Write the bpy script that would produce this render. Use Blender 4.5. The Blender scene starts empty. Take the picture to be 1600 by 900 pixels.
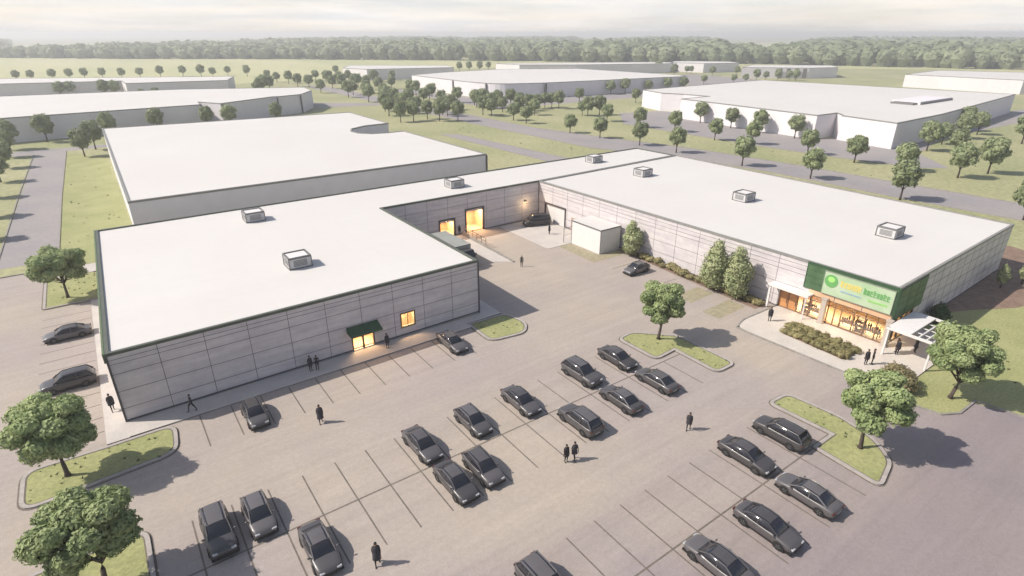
import bpy, math, random
from mathutils import Vector, Matrix, noise

random.seed(7)
SC = bpy.context.scene
COL = SC.collection
R = math.radians

# ------------------------------------------------------------------ camera
CAM_H = 33.0
cam_data = bpy.data.cameras.new("camera")
cam = bpy.data.objects.new("camera", cam_data)
COL.objects.link(cam)
cam_data.sensor_fit = 'HORIZONTAL'
cam_data.sensor_width = 36.0
cam_data.lens = 36.0 * 898.6 / 1600.0
cam_data.clip_start = 0.5
cam_data.clip_end = 20000.0
PITCH = math.atan(398 / 898.6)
cam.location = (0, 0, CAM_H)
cam.rotation_euler = (R(90) - PITCH, 0, R(54.33 - 90))
SC.camera = cam

# ------------------------------------------------------------------ sky and sun
SUN_DIR = Vector((-0.857 * math.cos(R(43)), 0.515 * math.cos(R(43)), math.sin(R(43)))).normalized()
world = bpy.data.worlds.new("World")
SC.world = world
world.use_nodes = True
nt = world.node_tree
for n in list(nt.nodes):
    nt.nodes.remove(n)
w_out = nt.nodes.new('ShaderNodeOutputWorld')
w_bg = nt.nodes.new('ShaderNodeBackground')
w_sky = nt.nodes.new('ShaderNodeTexSky')
w_sky.sky_type = 'NISHITA'
w_sky.sun_disc = False
w_sky.sun_elevation = R(43)
w_sky.sun_rotation = math.atan2(SUN_DIR.x, SUN_DIR.y)
w_sky.altitude = 50
w_sky.air_density = 1.0
w_sky.dust_density = 1.6
w_sky.ozone_density = 1.5
w_bg.inputs['Strength'].default_value = 0.085
# thin high cloud
w_tc = nt.nodes.new('ShaderNodeTexCoord')
w_map = nt.nodes.new('ShaderNodeMapping')
w_map.inputs['Scale'].default_value = (2.0, 2.0, 16.0)
w_noise = nt.nodes.new('ShaderNodeTexNoise')
w_noise.inputs['Scale'].default_value = 1.6
w_noise.inputs['Detail'].default_value = 7
w_noise.inputs['Roughness'].default_value = 0.6
w_ramp = nt.nodes.new('ShaderNodeValToRGB')
w_ramp.color_ramp.elements[0].position = 0.30
w_ramp.color_ramp.elements[0].color = (0.55, 0.55, 0.55, 1)
w_ramp.color_ramp.elements[1].position = 0.72
w_ramp.color_ramp.elements[1].color = (0.93, 0.93, 0.93, 1)
w_mix = nt.nodes.new('ShaderNodeMixRGB')
w_n2 = nt.nodes.new('ShaderNodeTexNoise')
w_n2.inputs['Scale'].default_value = 2.3
w_n2.inputs['Detail'].default_value = 8
w_n2.inputs['Roughness'].default_value = 0.62
w_n2.inputs['Distortion'].default_value = 0.4
w_m2 = nt.nodes.new('ShaderNodeMapping')
w_m2.inputs['Scale'].default_value = (1.5, 1.5, 22.0)
w_m2.inputs['Location'].default_value = (3.1, 0.4, 0.2)
w_r2 = nt.nodes.new('ShaderNodeValToRGB')
w_r2.color_ramp.elements[0].position = 0.36
w_r2.color_ramp.elements[0].color = (6.9, 6.9, 7.1, 1)
w_r2.color_ramp.elements[1].position = 0.60
w_r2.color_ramp.elements[1].color = (8.7, 8.0, 7.4, 1)
nt.links.new(w_tc.outputs['Generated'], w_m2.inputs['Vector'])
nt.links.new(w_m2.outputs['Vector'], w_n2.inputs['Vector'])
nt.links.new(w_n2.outputs['Fac'], w_r2.inputs['Fac'])
nt.links.new(w_r2.outputs['Color'], w_mix.inputs['Color2'])
nt.links.new(w_tc.outputs['Generated'], w_map.inputs['Vector'])
nt.links.new(w_map.outputs['Vector'], w_noise.inputs['Vector'])
nt.links.new(w_noise.outputs['Fac'], w_ramp.inputs['Fac'])
w_sep = nt.nodes.new('ShaderNodeSeparateXYZ')
w_el = nt.nodes.new('ShaderNodeMapRange')
w_el.inputs['From Min'].default_value = 0.06
w_el.inputs['From Max'].default_value = 0.38
w_el.inputs['To Min'].default_value = 1.0
w_el.inputs['To Max'].default_value = 0.12
w_mul = nt.nodes.new('ShaderNodeMath')
w_mul.operation = 'MULTIPLY'
nt.links.new(w_tc.outputs['Generated'], w_sep.inputs['Vector'])
nt.links.new(w_sep.outputs['Z'], w_el.inputs['Value'])
nt.links.new(w_ramp.outputs['Color'], w_mul.inputs[0])
nt.links.new(w_el.outputs['Result'], w_mul.inputs[1])
nt.links.new(w_mul.outputs['Value'], w_mix.inputs['Fac'])
nt.links.new(w_sky.outputs['Color'], w_mix.inputs['Color1'])
nt.links.new(w_mix.outputs['Color'], w_bg.inputs['Color'])
nt.links.new(w_bg.outputs['Background'], w_out.inputs['Surface'])

sun_data = bpy.data.lights.new("sun", 'SUN')
sun_data.energy = 3.7
sun_data.angle = R(0.5)
sun_data.color = (1.0, 0.93, 0.83)
sun = bpy.data.objects.new("sun", sun_data)
COL.objects.link(sun)
sun.location = (-60, 60, 80)
sun.rotation_euler = SUN_DIR.to_track_quat('Z', 'Y').to_euler()

SC.view_settings.view_transform = 'Standard'
SC.view_settings.look = 'None'
SC.view_settings.gamma = 1
SC.view_settings.exposure = 0.72
SC.view_settings.use_curve_mapping = False
SC.cycles.max_bounces = 6
SC.cycles.transparent_max_bounces = 8
SC.cycles.use_denoising = True
SC.cycles.volume_bounces = 0

# ------------------------------------------------------------------ materials
def mat(name, col, rough=0.8, col2=None, scale=1.0, detail=4, lo=0.35, hi=0.65, bump=0.0, bump_scale=20,
        metallic=0.0, coat=0.0, emit=None, emit_s=0.0, objvar=0.0, stretch=None, fine=0.0, fine_scale=8.0):
    m = bpy.data.materials.new(name)
    m.use_nodes = True
    t = m.node_tree
    b = t.nodes['Principled BSDF']
    b.inputs['Roughness'].default_value = rough
    b.inputs['Metallic'].default_value = metallic
    b.inputs['Coat Weight'].default_value = coat
    b.inputs['Base Color'].default_value = (*col, 1)
    tc = t.nodes.new('ShaderNodeTexCoord')
    src = None
    if col2 is not None:
        mp = t.nodes.new('ShaderNodeMapping')
        if stretch:
            mp.inputs['Scale'].default_value = stretch[0]
            mp.inputs['Rotation'].default_value = stretch[1]
        nz = t.nodes.new('ShaderNodeTexNoise')
        nz.inputs['Scale'].default_value = scale
        nz.inputs['Detail'].default_value = detail
        rp = t.nodes.new('ShaderNodeValToRGB')
        rp.color_ramp.elements[0].position = lo
        rp.color_ramp.elements[0].color = (*col, 1)
        rp.color_ramp.elements[1].position = hi
        rp.color_ramp.elements[1].color = (*col2, 1)
        t.links.new(tc.outputs['Object'], mp.inputs['Vector'])
        t.links.new(mp.outputs['Vector'], nz.inputs['Vector'])
        t.links.new(nz.outputs['Fac'], rp.inputs['Fac'])
        src = rp.outputs['Color']
    if fine > 0:
        n2 = t.nodes.new('ShaderNodeTexNoise')
        n2.inputs['Scale'].default_value = fine_scale
        n2.inputs['Detail'].default_value = 5
        mr = t.nodes.new('ShaderNodeMapRange')
        mr.inputs['From Min'].default_value = 0.3
        mr.inputs['From Max'].default_value = 0.7
        mr.inputs['To Min'].default_value = 1 - fine
        mr.inputs['To Max'].default_value = 1 + fine
        t.links.new(tc.outputs['Object'], n2.inputs['Vector'])
        t.links.new(n2.outputs['Fac'], mr.inputs['Value'])
        mm = t.nodes.new('ShaderNodeVectorMath')
        mm.operation = 'SCALE'
        if src is None:
            mm.inputs[0].default_value = col
        else:
            t.links.new(src, mm.inputs[0])
        t.links.new(mr.outputs['Result'], mm.inputs['Scale'])
        src = mm.outputs['Vector']
    if objvar > 0:
        oi = t.nodes.new('ShaderNodeObjectInfo')
        mr = t.nodes.new('ShaderNodeMapRange')
        mr.inputs['To Min'].default_value = 1 - objvar
        mr.inputs['To Max'].default_value = 1 + objvar
        t.links.new(oi.outputs['Random'], mr.inputs['Value'])
        mm = t.nodes.new('ShaderNodeVectorMath')
        mm.operation = 'SCALE'
        if src is None:
            mm.inputs[0].default_value = col
        else:
            t.links.new(src, mm.inputs[0])
        t.links.new(mr.outputs['Result'], mm.inputs['Scale'])
        src = mm.outputs['Vector']
    if src is not None:
        t.links.new(src, b.inputs['Base Color'])
    if bump > 0:
        nb = t.nodes.new('ShaderNodeTexNoise')
        nb.inputs['Scale'].default_value = bump_scale
        nb.inputs['Detail'].default_value = 4
        bp = t.nodes.new('ShaderNodeBump')
        bp.inputs['Strength'].default_value = bump
        bp.inputs['Distance'].default_value = 0.05
        t.links.new(tc.outputs['Object'], nb.inputs['Vector'])
        t.links.new(nb.outputs['Fac'], bp.inputs['Height'])
        t.links.new(bp.outputs['Normal'], b.inputs['Normal'])
    if emit is not None:
        b.inputs['Emission Color'].default_value = (*emit, 1)
        b.inputs['Emission Strength'].default_value = emit_s
    return m

def leaf_mat(name, c1, c2, scale=0.6, objvar=0.12):
    m = mat(name, c1, 0.75, col2=c2, scale=scale, detail=3, lo=0.38, hi=0.62, objvar=objvar)
    t = m.node_tree
    b = t.nodes['Principled BSDF']
    tr = t.nodes.new('ShaderNodeBsdfTranslucent')
    mx = t.nodes.new('ShaderNodeMixShader')
    mx.inputs['Fac'].default_value = 0.3
    lk = [l for l in t.links if l.to_socket == b.inputs['Base Color']][0]
    t.links.new(lk.from_socket, tr.inputs['Color'])
    out = t.nodes['Material Output']
    t.links.new(b.outputs['BSDF'], mx.inputs[1])
    t.links.new(tr.outputs['BSDF'], mx.inputs[2])
    t.links.new(mx.outputs['Shader'], out.inputs['Surface'])
    return m

def glass_mat(name, tint, fac=0.8):
    m = bpy.data.materials.new(name)
    m.use_nodes = True
    t = m.node_tree
    t.nodes.remove(t.nodes['Principled BSDF'])
    tr = t.nodes.new('ShaderNodeBsdfTransparent')
    tr.inputs['Color'].default_value = (*tint, 1)
    gl = t.nodes.new('ShaderNodeBsdfGlossy')
    gl.inputs['Roughness'].default_value = 0.03
    mx = t.nodes.new('ShaderNodeMixShader')
    mx.inputs['Fac'].default_value = 1 - fac
    t.links.new(tr.outputs[0], mx.inputs[1])
    t.links.new(gl.outputs[0], mx.inputs[2])
    t.links.new(mx.outputs[0], t.nodes['Material Output'].inputs['Surface'])
    return m

M = {}
M['grass'] = mat('grass', (0.235, 0.245, 0.115), 0.95, col2=(0.31, 0.295, 0.16), scale=0.035, detail=7, lo=0.35, hi=0.65, fine=0.22, fine_scale=0.9)
M['lawn'] = mat('lawn', (0.225, 0.24, 0.095), 0.95, col2=(0.30, 0.295, 0.135), scale=0.22, detail=6, lo=0.3, hi=0.7, fine=0.2, fine_scale=4, bump=0.5, bump_scale=9)
M['meadow'] = mat('meadow', (0.34, 0.345, 0.17), 0.95, col2=(0.42, 0.40, 0.22), scale=0.012, detail=7, lo=0.35, hi=0.65, stretch=((1, 0.25, 1), (0, 0, R(20))), fine=0.12, fine_scale=0.15)
M['asphalt'] = mat('pale_asphalt', (0.352, 0.300, 0.250), 0.9, col2=(0.305, 0.262, 0.245), scale=0.05, detail=6, lo=0.36, hi=0.62, fine=0.055, fine_scale=2.6, bump=0.12, bump_scale=18)
_t = M['asphalt'].node_tree; _b = _t.nodes['Principled BSDF']
_lk = [l for l in _t.links if l.to_socket == _b.inputs['Base Color']][0]; _src = _lk.from_socket
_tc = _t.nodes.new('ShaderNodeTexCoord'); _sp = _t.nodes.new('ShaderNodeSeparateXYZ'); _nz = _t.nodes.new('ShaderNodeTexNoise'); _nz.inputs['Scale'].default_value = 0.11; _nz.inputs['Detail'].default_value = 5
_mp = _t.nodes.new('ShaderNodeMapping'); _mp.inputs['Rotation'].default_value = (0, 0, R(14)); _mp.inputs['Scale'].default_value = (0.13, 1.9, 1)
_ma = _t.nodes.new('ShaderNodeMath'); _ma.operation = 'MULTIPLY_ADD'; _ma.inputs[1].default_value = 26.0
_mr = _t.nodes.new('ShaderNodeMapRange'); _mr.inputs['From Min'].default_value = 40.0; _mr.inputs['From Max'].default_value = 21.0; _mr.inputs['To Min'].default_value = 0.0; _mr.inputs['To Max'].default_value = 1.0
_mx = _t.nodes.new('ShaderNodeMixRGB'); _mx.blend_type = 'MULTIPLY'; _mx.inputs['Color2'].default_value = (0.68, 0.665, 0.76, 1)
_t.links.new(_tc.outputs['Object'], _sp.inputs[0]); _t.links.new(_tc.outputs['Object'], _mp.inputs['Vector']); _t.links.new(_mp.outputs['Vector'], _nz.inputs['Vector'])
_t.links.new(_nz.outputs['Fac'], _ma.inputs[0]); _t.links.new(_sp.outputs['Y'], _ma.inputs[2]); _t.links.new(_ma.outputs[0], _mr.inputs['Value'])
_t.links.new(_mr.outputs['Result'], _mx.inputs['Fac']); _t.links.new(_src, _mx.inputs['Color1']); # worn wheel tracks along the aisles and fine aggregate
def _scaled(src, scl, rot, scale, lo, hi, dist=0.0):
    mp = _t.nodes.new('ShaderNodeMapping'); mp.inputs['Scale'].default_value = scl; mp.inputs['Rotation'].default_value = (0, 0, rot)
    nz = _t.nodes.new('ShaderNodeTexNoise'); nz.inputs['Scale'].default_value = scale; nz.inputs['Detail'].default_value = 6; nz.inputs['Roughness'].default_value = 0.65; nz.inputs['Distortion'].default_value = dist
    mr = _t.nodes.new('ShaderNodeMapRange'); mr.inputs['From Min'].default_value = 0.32; mr.inputs['From Max'].default_value = 0.68; mr.inputs['To Min'].default_value = lo; mr.inputs['To Max'].default_value = hi
    sc_ = _t.nodes.new('ShaderNodeVectorMath'); sc_.operation = 'SCALE'
    _t.links.new(_tc.outputs['Object'], mp.inputs['Vector']); _t.links.new(mp.outputs['Vector'], nz.inputs['Vector']); _t.links.new(nz.outputs['Fac'], mr.inputs['Value'])
    _t.links.new(src, sc_.inputs[0]); _t.links.new(mr.outputs['Result'], sc_.inputs['Scale']); return sc_.outputs['Vector']
_o = _scaled(_mx.outputs['Color'], (0.05, 1.3, 1), R(6), 0.9, 0.935, 1.05, 0.6)
_o = _scaled(_o, (1, 1, 1), 0, 0.35, 0.965, 1.035)
_o = _scaled(_o, (1, 1, 1), 0, 9.0, 0.90, 1.10)
_t.links.new(_o, _b.inputs['Base Color'])
M['road'] = mat('road_asphalt', (0.27, 0.245, 0.235), 0.9, col2=(0.235, 0.215, 0.22), scale=0.08, detail=5, fine=0.07, fine_scale=1.0)
M['concrete'] = mat('concrete', (0.47, 0.43, 0.39), 0.85, col2=(0.42, 0.385, 0.36), scale=0.4, detail=6, fine=0.05, fine_scale=4)
M['patio'] = mat('patio_concrete', (0.50, 0.455, 0.405), 0.85, col2=(0.45, 0.405, 0.365), scale=0.5, detail=5, fine=0.05, fine_scale=5)
M['kerb'] = mat('kerb_concrete', (0.27, 0.25, 0.225), 0.9, col2=(0.20, 0.185, 0.165), scale=1.5, fine=0.1)
M['kerb_light'] = mat('light_kerb_concrete', (0.36, 0.325, 0.30), 0.9, col2=(0.30, 0.27, 0.25), scale=1.5, fine=0.1)
M['paint'] = mat('dark_line_paint', (0.115, 0.098, 0.085), 0.9, col2=(0.15, 0.125, 0.10), scale=1.2, fine=0.25, fine_scale=6)
M['gravel'] = mat('gravel', (0.24, 0.215, 0.14), 0.95, col2=(0.31, 0.27, 0.18), scale=1.5, fine=0.3, fine_scale=7, bump=0.6, bump_scale=12)
M['mulch'] = mat('mulch', (0.16, 0.105, 0.075), 0.95, col2=(0.22, 0.15, 0.11), scale=0.8, fine=0.3, fine_scale=6)
M['roof'] = mat('white_roof_membrane', (0.535, 0.508, 0.482), 0.75, col2=(0.56, 0.538, 0.515), scale=0.06, detail=5, lo=0.3, hi=0.7, fine=0.012, fine_scale=1.0)
_t = M['roof'].node_tree; _b = _t.nodes['Principled BSDF']
_lk = [l for l in _t.links if l.to_socket == _b.inputs['Base Color']][0]; _src = _lk.from_socket
_br = _t.nodes.new('ShaderNodeTexBrick'); _br.inputs['Scale'].default_value = 1.0; _br.inputs['Brick Width'].default_value = 30.0; _br.inputs['Row Height'].default_value = 3.2
_br.inputs['Mortar Size'].default_value = 0.045; _br.inputs['Mortar Smooth'].default_value = 0.6; _br.inputs['Color1'].default_value = (1, 1, 1, 1); _br.inputs['Color2'].default_value = (0.985, 0.985, 0.985, 1); _br.inputs['Mortar'].default_value = (0.93, 0.93, 0.93, 1)
_tc = _t.nodes.new('ShaderNodeTexCoord'); _t.links.new(_tc.outputs['Object'], _br.inputs['Vector'])
_mx = _t.nodes.new('ShaderNodeMixRGB'); _mx.blend_type = 'MULTIPLY'; _mx.inputs['Fac'].default_value = 1.0
_t.links.new(_src, _mx.inputs['Color1']); _t.links.new(_br.outputs['Color'], _mx.inputs['Color2']); _t.links.new(_mx.outputs['Color'], _b.inputs['Base Color'])
M['wall'] = mat('pale_metal_panel', (0.58, 0.54, 0.535), 0.6, col2=(0.47, 0.43, 0.445), scale=0.7, detail=6, lo=0.34, hi=0.66, stretch=((.3, .3, 2.4), (0, 0, 0)), fine=0.06, fine_scale=1.2)
M['far_wall'] = mat('off_white_wall', (0.66, 0.63, 0.64), 0.7, col2=(0.62, 0.585, 0.60), scale=0.05, detail=4, fine=0.04, fine_scale=0.5)
M['joint'] = mat('panel_joint', (0.085, 0.078, 0.08), 0.8, fine=0.2)
M['cap'] = mat('dark_parapet_cap', (0.075, 0.085, 0.065), 0.6, fine=0.15, fine_scale=2)
M['cap_grey'] = mat('grey_parapet_cap', (0.21, 0.205, 0.19), 0.6, fine=0.12, fine_scale=2)
M['darkframe'] = mat('dark_frame', (0.05, 0.042, 0.04), 0.5)
M['white'] = mat('white_paint', (0.62, 0.595, 0.58), 0.55, fine=0.04, fine_scale=2)
M['unit'] = mat('roof_unit_metal', (0.50, 0.49, 0.49), 0.5, fine=0.08, fine_scale=3)
M['unit_dark'] = mat('roof_unit_trim', (0.14, 0.135, 0.135), 0.6)
M['green_canopy'] = mat('green_canopy', (0.035, 0.075, 0.032), 0.6, fine=0.15, fine_scale=3)
M['green_panel'] = mat('green_panel', (0.045, 0.095, 0.042), 0.5, col2=(0.075, 0.14, 0.065), scale=0.6, detail=4, fine=0.08)
M['green_frame'] = mat('green_frame', (0.03, 0.07, 0.032), 0.5)
M['sign_panel'] = mat('sign_panel', (0.33, 0.45, 0.27), 0.4, col2=(0.42, 0.50, 0.36), scale=0.5)
M['sign_green'] = mat('sign_green', (0.12, 0.32, 0.10), 0.5)
M['sign_lime'] = mat('sign_lime', (0.30, 0.60, 0.16), 0.5)
M['sign_yellow'] = mat('sign_yellow', (0.66, 0.52, 0.12), 0.5)
M['sign_blue'] = mat('sign_blue', (0.30, 0.42, 0.50), 0.5)
M['interior'] = mat('warm_interior', (0.66, 0.52, 0.36), 0.8, col2=(0.58, 0.43, 0.28), scale=0.9)
M['timber'] = mat('orange_timber', (0.50, 0.24, 0.09), 0.6, col2=(0.40, 0.18, 0.07), scale=2)
M['display'] = mat('dark_wood_display', (0.13, 0.06, 0.03), 0.7)
M['lamp'] = mat('lamp_panel', (1, 0.8, 0.5), 0.5, emit=(1.0, 0.72, 0.38), emit_s=7.0)
M['litglass'] = mat('lit_frosted_glass', (0.8, 0.65, 0.4), 0.3, emit=(1.0, 0.70, 0.33), emit_s=0.85)
M['glass'] = glass_mat('clear_glass', (0.92, 0.93, 0.92), 0.88)
M['rail'] = mat('brown_rail', (0.13, 0.085, 0.06), 0.6)
M['bark'] = mat('bark', (0.085, 0.062, 0.05), 0.9, col2=(0.055, 0.04, 0.033), scale=4, bump=0.5, bump_scale=15)
M['leaf'] = leaf_mat('leaves', (0.22, 0.29, 0.115), (0.37, 0.43, 0.20), 0.5, 0.10)
M['leaf_far'] = leaf_mat('far_tree_leaves', (0.20, 0.245, 0.12), (0.31, 0.345, 0.18), 0.5, 0.15)
M['leaf_upright'] = leaf_mat('upright_tree_leaves', (0.28, 0.32, 0.155), (0.40, 0.42, 0.23), 0.8, 0.08)
M['leaf_olive'] = leaf_mat('olive_shrub_leaves', (0.22, 0.20, 0.085), (0.38, 0.33, 0.16), 1.4, 0.22)
M['leaf_brown'] = leaf_mat('bronze_shrub_leaves', (0.17, 0.155, 0.07), (0.31, 0.26, 0.14), 1.2, 0.1)
M['leaf_dark'] = leaf_mat('dark_shrub_leaves', (0.04, 0.075, 0.025), (0.08, 0.12, 0.04), 1.0, 0.1)
M['wood'] = leaf_mat('woodland_leaves', (0.175, 0.215, 0.115), (0.25, 0.285, 0.16), 0.02, 0.0)
M['car'] = mat('charcoal_car_paint', (0.074, 0.068, 0.070), 0.38, coat=0.35, objvar=0.38)
M['black_paint'] = mat('black_van_paint', (0.025, 0.022, 0.025), 0.4, coat=0.3)
M['car_trim'] = mat('black_trim', (0.012, 0.012, 0.013), 0.6)
M['car_glass'] = mat('car_glass', (0.018, 0.018, 0.024), 0.12, coat=0.2)
M['tyre'] = mat('tyre_rubber', (0.014, 0.013, 0.014), 0.85)
M['rim'] = mat('wheel_rim', (0.16, 0.16, 0.165), 0.35, metallic=0.6)
M['headlight'] = mat('headlight_lens', (0.35, 0.35, 0.36), 0.15, coat=0.5)
M['taillight'] = mat('taillight_lens', (0.07, 0.015, 0.012), 0.25, coat=0.4)
M['plate'] = mat('number_plate', (0.35, 0.35, 0.33), 0.5)
M['truck_box'] = mat('grey_truck_box', (0.27, 0.275, 0.25), 0.6, fine=0.08, fine_scale=1)
M['cloth'] = mat('dark_clothing', (0.018, 0.016, 0.019), 0.9, objvar=0.5)
M['cloth2'] = mat('charcoal_clothing', (0.03, 0.027, 0.033), 0.9, objvar=0.4)
M['skin'] = mat('skin', (0.20, 0.11, 0.075), 0.6)
M['hair'] = mat('dark_hair', (0.012, 0.009, 0.008), 0.8)

# ------------------------------------------------------------------ helpers
def tag(o, label=None, cat=None, group=None, kind=None):
    if label: o['label'] = label
    if cat: o['category'] = cat
    if group: o['group'] = group
    if kind: o['kind'] = kind
    return o

def empty(name, loc=(0, 0, 0), rz=0.0, label=None, cat=None, group=None):
    o = bpy.data.objects.new(name, None)
    COL.objects.link(o)
    o.location = loc
    o.rotation_euler = (0, 0, rz)
    o.empty_display_size = 0.5
    return tag(o, label, cat, group)

class MB:
    def __init__(self, frame=None):
        self.v = []; self.f = []; self.m = []; self.fr = frame
    def P(self, p):
        return self.fr(*p) if self.fr else p
    def add(self, vs, fs, m=0):
        n = len(self.v)
        self.v += [tuple(self.P(p)) for p in vs]
        self.f += [tuple(n + i for i in f) for f in fs]
        self.m += [m] * len(fs)
        return self
    def box(self, x0, x1, y0, y1, z0, z1, m=0):
        vs = [(x0, y0, z0), (x1, y0, z0), (x1, y1, z0), (x0, y1, z0), (x0, y0, z1), (x1, y0, z1), (x1, y1, z1), (x0, y1, z1)]
        return self.add(vs, [(3, 2, 1, 0), (4, 5, 6, 7), (0, 1, 5, 4), (1, 2, 6, 5), (2, 3, 7, 6), (3, 0, 4, 7)], m)
    def prism(self, poly, z0, z1, m=0, mt=None):
        n = len(poly)
        vs = [(x, y, z0) for x, y in poly] + [(x, y, z1) for x, y in poly]
        self.add(vs, [(i, (i + 1) % n, n + (i + 1) % n, n + i) for i in range(n)], m)
        self.add([(x, y, z1) for x, y in poly], [tuple(range(n))], m if mt is None else mt)
        self.add([(x, y, z0) for x, y in poly], [tuple(reversed(range(n)))], m)
        return self
    def sheet(self, poly, z, m=0):
        return self.add([(x, y, z) for x, y in poly], [tuple(range(len(poly)))], m)
    def ring(self, outer, inner, z0, z1, m=0):
        n = len(outer)
        vs = [(x, y, z0) for x, y in outer] + [(x, y, z1) for x, y in outer] + [(x, y, z1) for x, y in inner] + [(x, y, z0) for x, y in inner]
        fs = []
        for i in range(n):
            j = (i + 1) % n
            fs += [(i, j, n + j, n + i), (n + i, n + j, 2 * n + j, 2 * n + i), (2 * n + i, 2 * n + j, 3 * n + j, 3 * n + i), (3 * n + i, 3 * n + j, j, i)]
        return self.add(vs, fs, m)
    def tube(self, pts, rad, seg=8, m=0):
        pts = [Vector(p) for p in pts]
        if not isinstance(rad, (list, tuple)): rad = [rad] * len(pts)
        vs = []; fs = []
        for i, p in enumerate(pts):
            d = (pts[min(i + 1, len(pts) - 1)] - pts[max(i - 1, 0)]).normalized()
            a = d.cross(Vector((0, 0, 1)))
            if a.length < 0.05: a = d.cross(Vector((1, 0, 0)))
            a.normalize(); b = d.cross(a)
            for k in range(seg):
                t = 2 * math.pi * k / seg
                vs.append(tuple(p + (a * math.cos(t) + b * math.sin(t)) * rad[i]))
        for i in range(len(pts) - 1):
            for k in range(seg):
                k2 = (k + 1) % seg
                fs.append((i * seg + k, i * seg + k2, (i + 1) * seg + k2, (i + 1) * seg + k))
        fs.append(tuple(reversed(range(seg))))
        fs.append(tuple(range((len(pts) - 1) * seg, len(pts) * seg)))
        return self.add(vs, fs, m)
    def build(self, name, mats, parent=None, smooth=False, origin=None, world=False):
        me = bpy.data.meshes.new(name)
        vs = self.v
        if world and parent is not None:
            L = parent.location
            vs = [(x - L.x, y - L.y, z - L.z) for x, y, z in vs]
        if origin:
            vs = [(x - origin[0], y - origin[1], z - origin[2]) for x, y, z in vs]
        me.from_pydata(vs, [], self.f)
        if not isinstance(mats, (list, tuple)): mats = [mats]
        for mm in mats: me.materials.append(mm)
        me.polygons.foreach_set('material_index', self.m)
        if smooth: me.polygons.foreach_set('use_smooth', [True] * len(self.f))
        me.update()
        o = bpy.data.objects.new(name, me)
        COL.objects.link(o)
        if parent is not None: o.parent = parent
        if origin: o.location = origin
        return o

def rounded(poly, r=1.0, seg=5, skip=()):
    out = []
    n = len(poly)
    for i in range(n):
        p = Vector(poly[i]); a = Vector(poly[i - 1]); b = Vector(poly[(i + 1) % n])
        if i in skip:
            out.append(tuple(p)); continue
        da = (a - p); db = (b - p)
        rr = min(r, da.length * 0.45, db.length * 0.45)
        p0 = p + da.normalized() * rr; p1 = p + db.normalized() * rr
        for k in range(seg + 1):
            t = k / seg
            out.append(tuple(p0 * (1 - t) ** 2 + p * 2 * t * (1 - t) + p1 * t * t))
    return out

def inset(poly, d):
    n = len(poly)
    area = sum(poly[i][0] * poly[(i + 1) % n][1] - poly[(i + 1) % n][0] * poly[i][1] for i in range(n))
    s = 1 if area > 0 else -1
    out = []
    for i in range(n):
        p = Vector(poly[i]); a = Vector(poly[i - 1]); b = Vector(poly[(i + 1) % n])
        e1 = (p - a).normalized(); e2 = (b - p).normalized()
        n1 = Vector((-e1.y, e1.x)) * s; n2 = Vector((-e2.y, e2.x)) * s
        k = 1 + n1.dot(n2)
        out.append(tuple(p + (n1 + n2) * (d / max(k, 0.35))))
    return out

def ccw(poly):
    n = len(poly)
    area = sum(poly[i][0] * poly[(i + 1) % n][1] - poly[(i + 1) % n][0] * poly[i][1] for i in range(n))
    return poly if area > 0 else list(reversed(poly))

def copy_tree(o, parent=None):
    c = o.copy()
    COL.objects.link(c)
    if parent is not None: c.parent = parent
    for ch in o.children:
        copy_tree(ch, c)
    return c

ORD = ['first', 'second', 'third', 'fourth', 'fifth', 'sixth', 'seventh', 'eighth', 'ninth', 'tenth', 'eleventh', 'twelfth', 'thirteenth',
       'fourteenth', 'fifteenth', 'sixteenth', 'seventeenth', 'eighteenth', 'nineteenth', 'twentieth']

# ------------------------------------------------------------------ ground and paving
def structure(name, poly, z, m, smooth=False):
    mb = MB(); mb.sheet(ccw(poly), z)
    return tag(mb.build(name, m), kind='structure')

structure('ground', [(-5200, -1500), (5200, -1500), (5200, 5200), (-5200, 5200)], 0.0, M['grass'])
structure('meadow', [(-900, 380), (115, 470), (330, 540), (470, 495), (520, 420), (700, 250), (720, 100), (1500, -300), (2600, 300), (1800, 2400), (-900, 2400)], 0.006, M['meadow'])

lot = [(-75, -20), (65.2, -20), (65.2, 4), (64.9, 8), (64.3, 11.6), (60.8, 11.9), (66.8, 22), (68.8, 22.1), (68.4, 60), (67.7, 85.4), (35.0, 85.4),
       (35.0, 56), (-3.4, 56), (-3.4, 90.0), (-10.4, 90.0), (-10.4, 107.2), (-75, 107.2)]
structure('parking_lot', lot, 0.012, M['asphalt'])
structure('side_road', [(-16.5, 111.8), (-8.9, 111.6), (-8.4, 160), (-7.2, 224), (10, 226), (10, 231), (-48, 231), (-48, 226), (-14.8, 222)], 0.012, M['road'])
structure('side_road_apron', [(-10.4, 102.6), (-3.6, 102.6), (-3.6, 106.6), (-10.4, 107.0)], 0.016, M['concrete'])
structure('service_road', rounded([(138.2, 420), (138.2, 178), (146.5, 137), (151.5, 118), (155.2, 82), (155.3, 60), (157, 30), (158, -60), (143, -60), (142, 29), (140.6, 50),
          (141.2, 82), (138.5, 108), (127, 134), (125.3, 204), (126, 420)], 12, 5), 0.012, M['road'])
structure('back_lane', [(103, 100.5), (110, 100.5), (110.5, 124), (106.5, 182), (101.5, 186), (103, 123)], 0.012, M['road'])
structure('far_parking_lot', [(173.8, 166), (173, 103), (174.7, 81), (178, 62), (184.5, 56.5), (200, 70), (237, 77.5), (310, 74.8), (362, 72), (362, 89), (199, 101), (204, 147), (222, 163), (218, 186), (196, 190)], 0.012, M['road'])
structure('far_yard', [(160, 236), (178, 236), (330, 232), (330, 252), (212, 262), (186, 276), (180, 292), (176, 360), (160, 360)], 0.012, M['road'])
structure('far_car_park', [(345, 262), (430, 256), (445, 345), (350, 350)], 0.012, M['road'])
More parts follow.
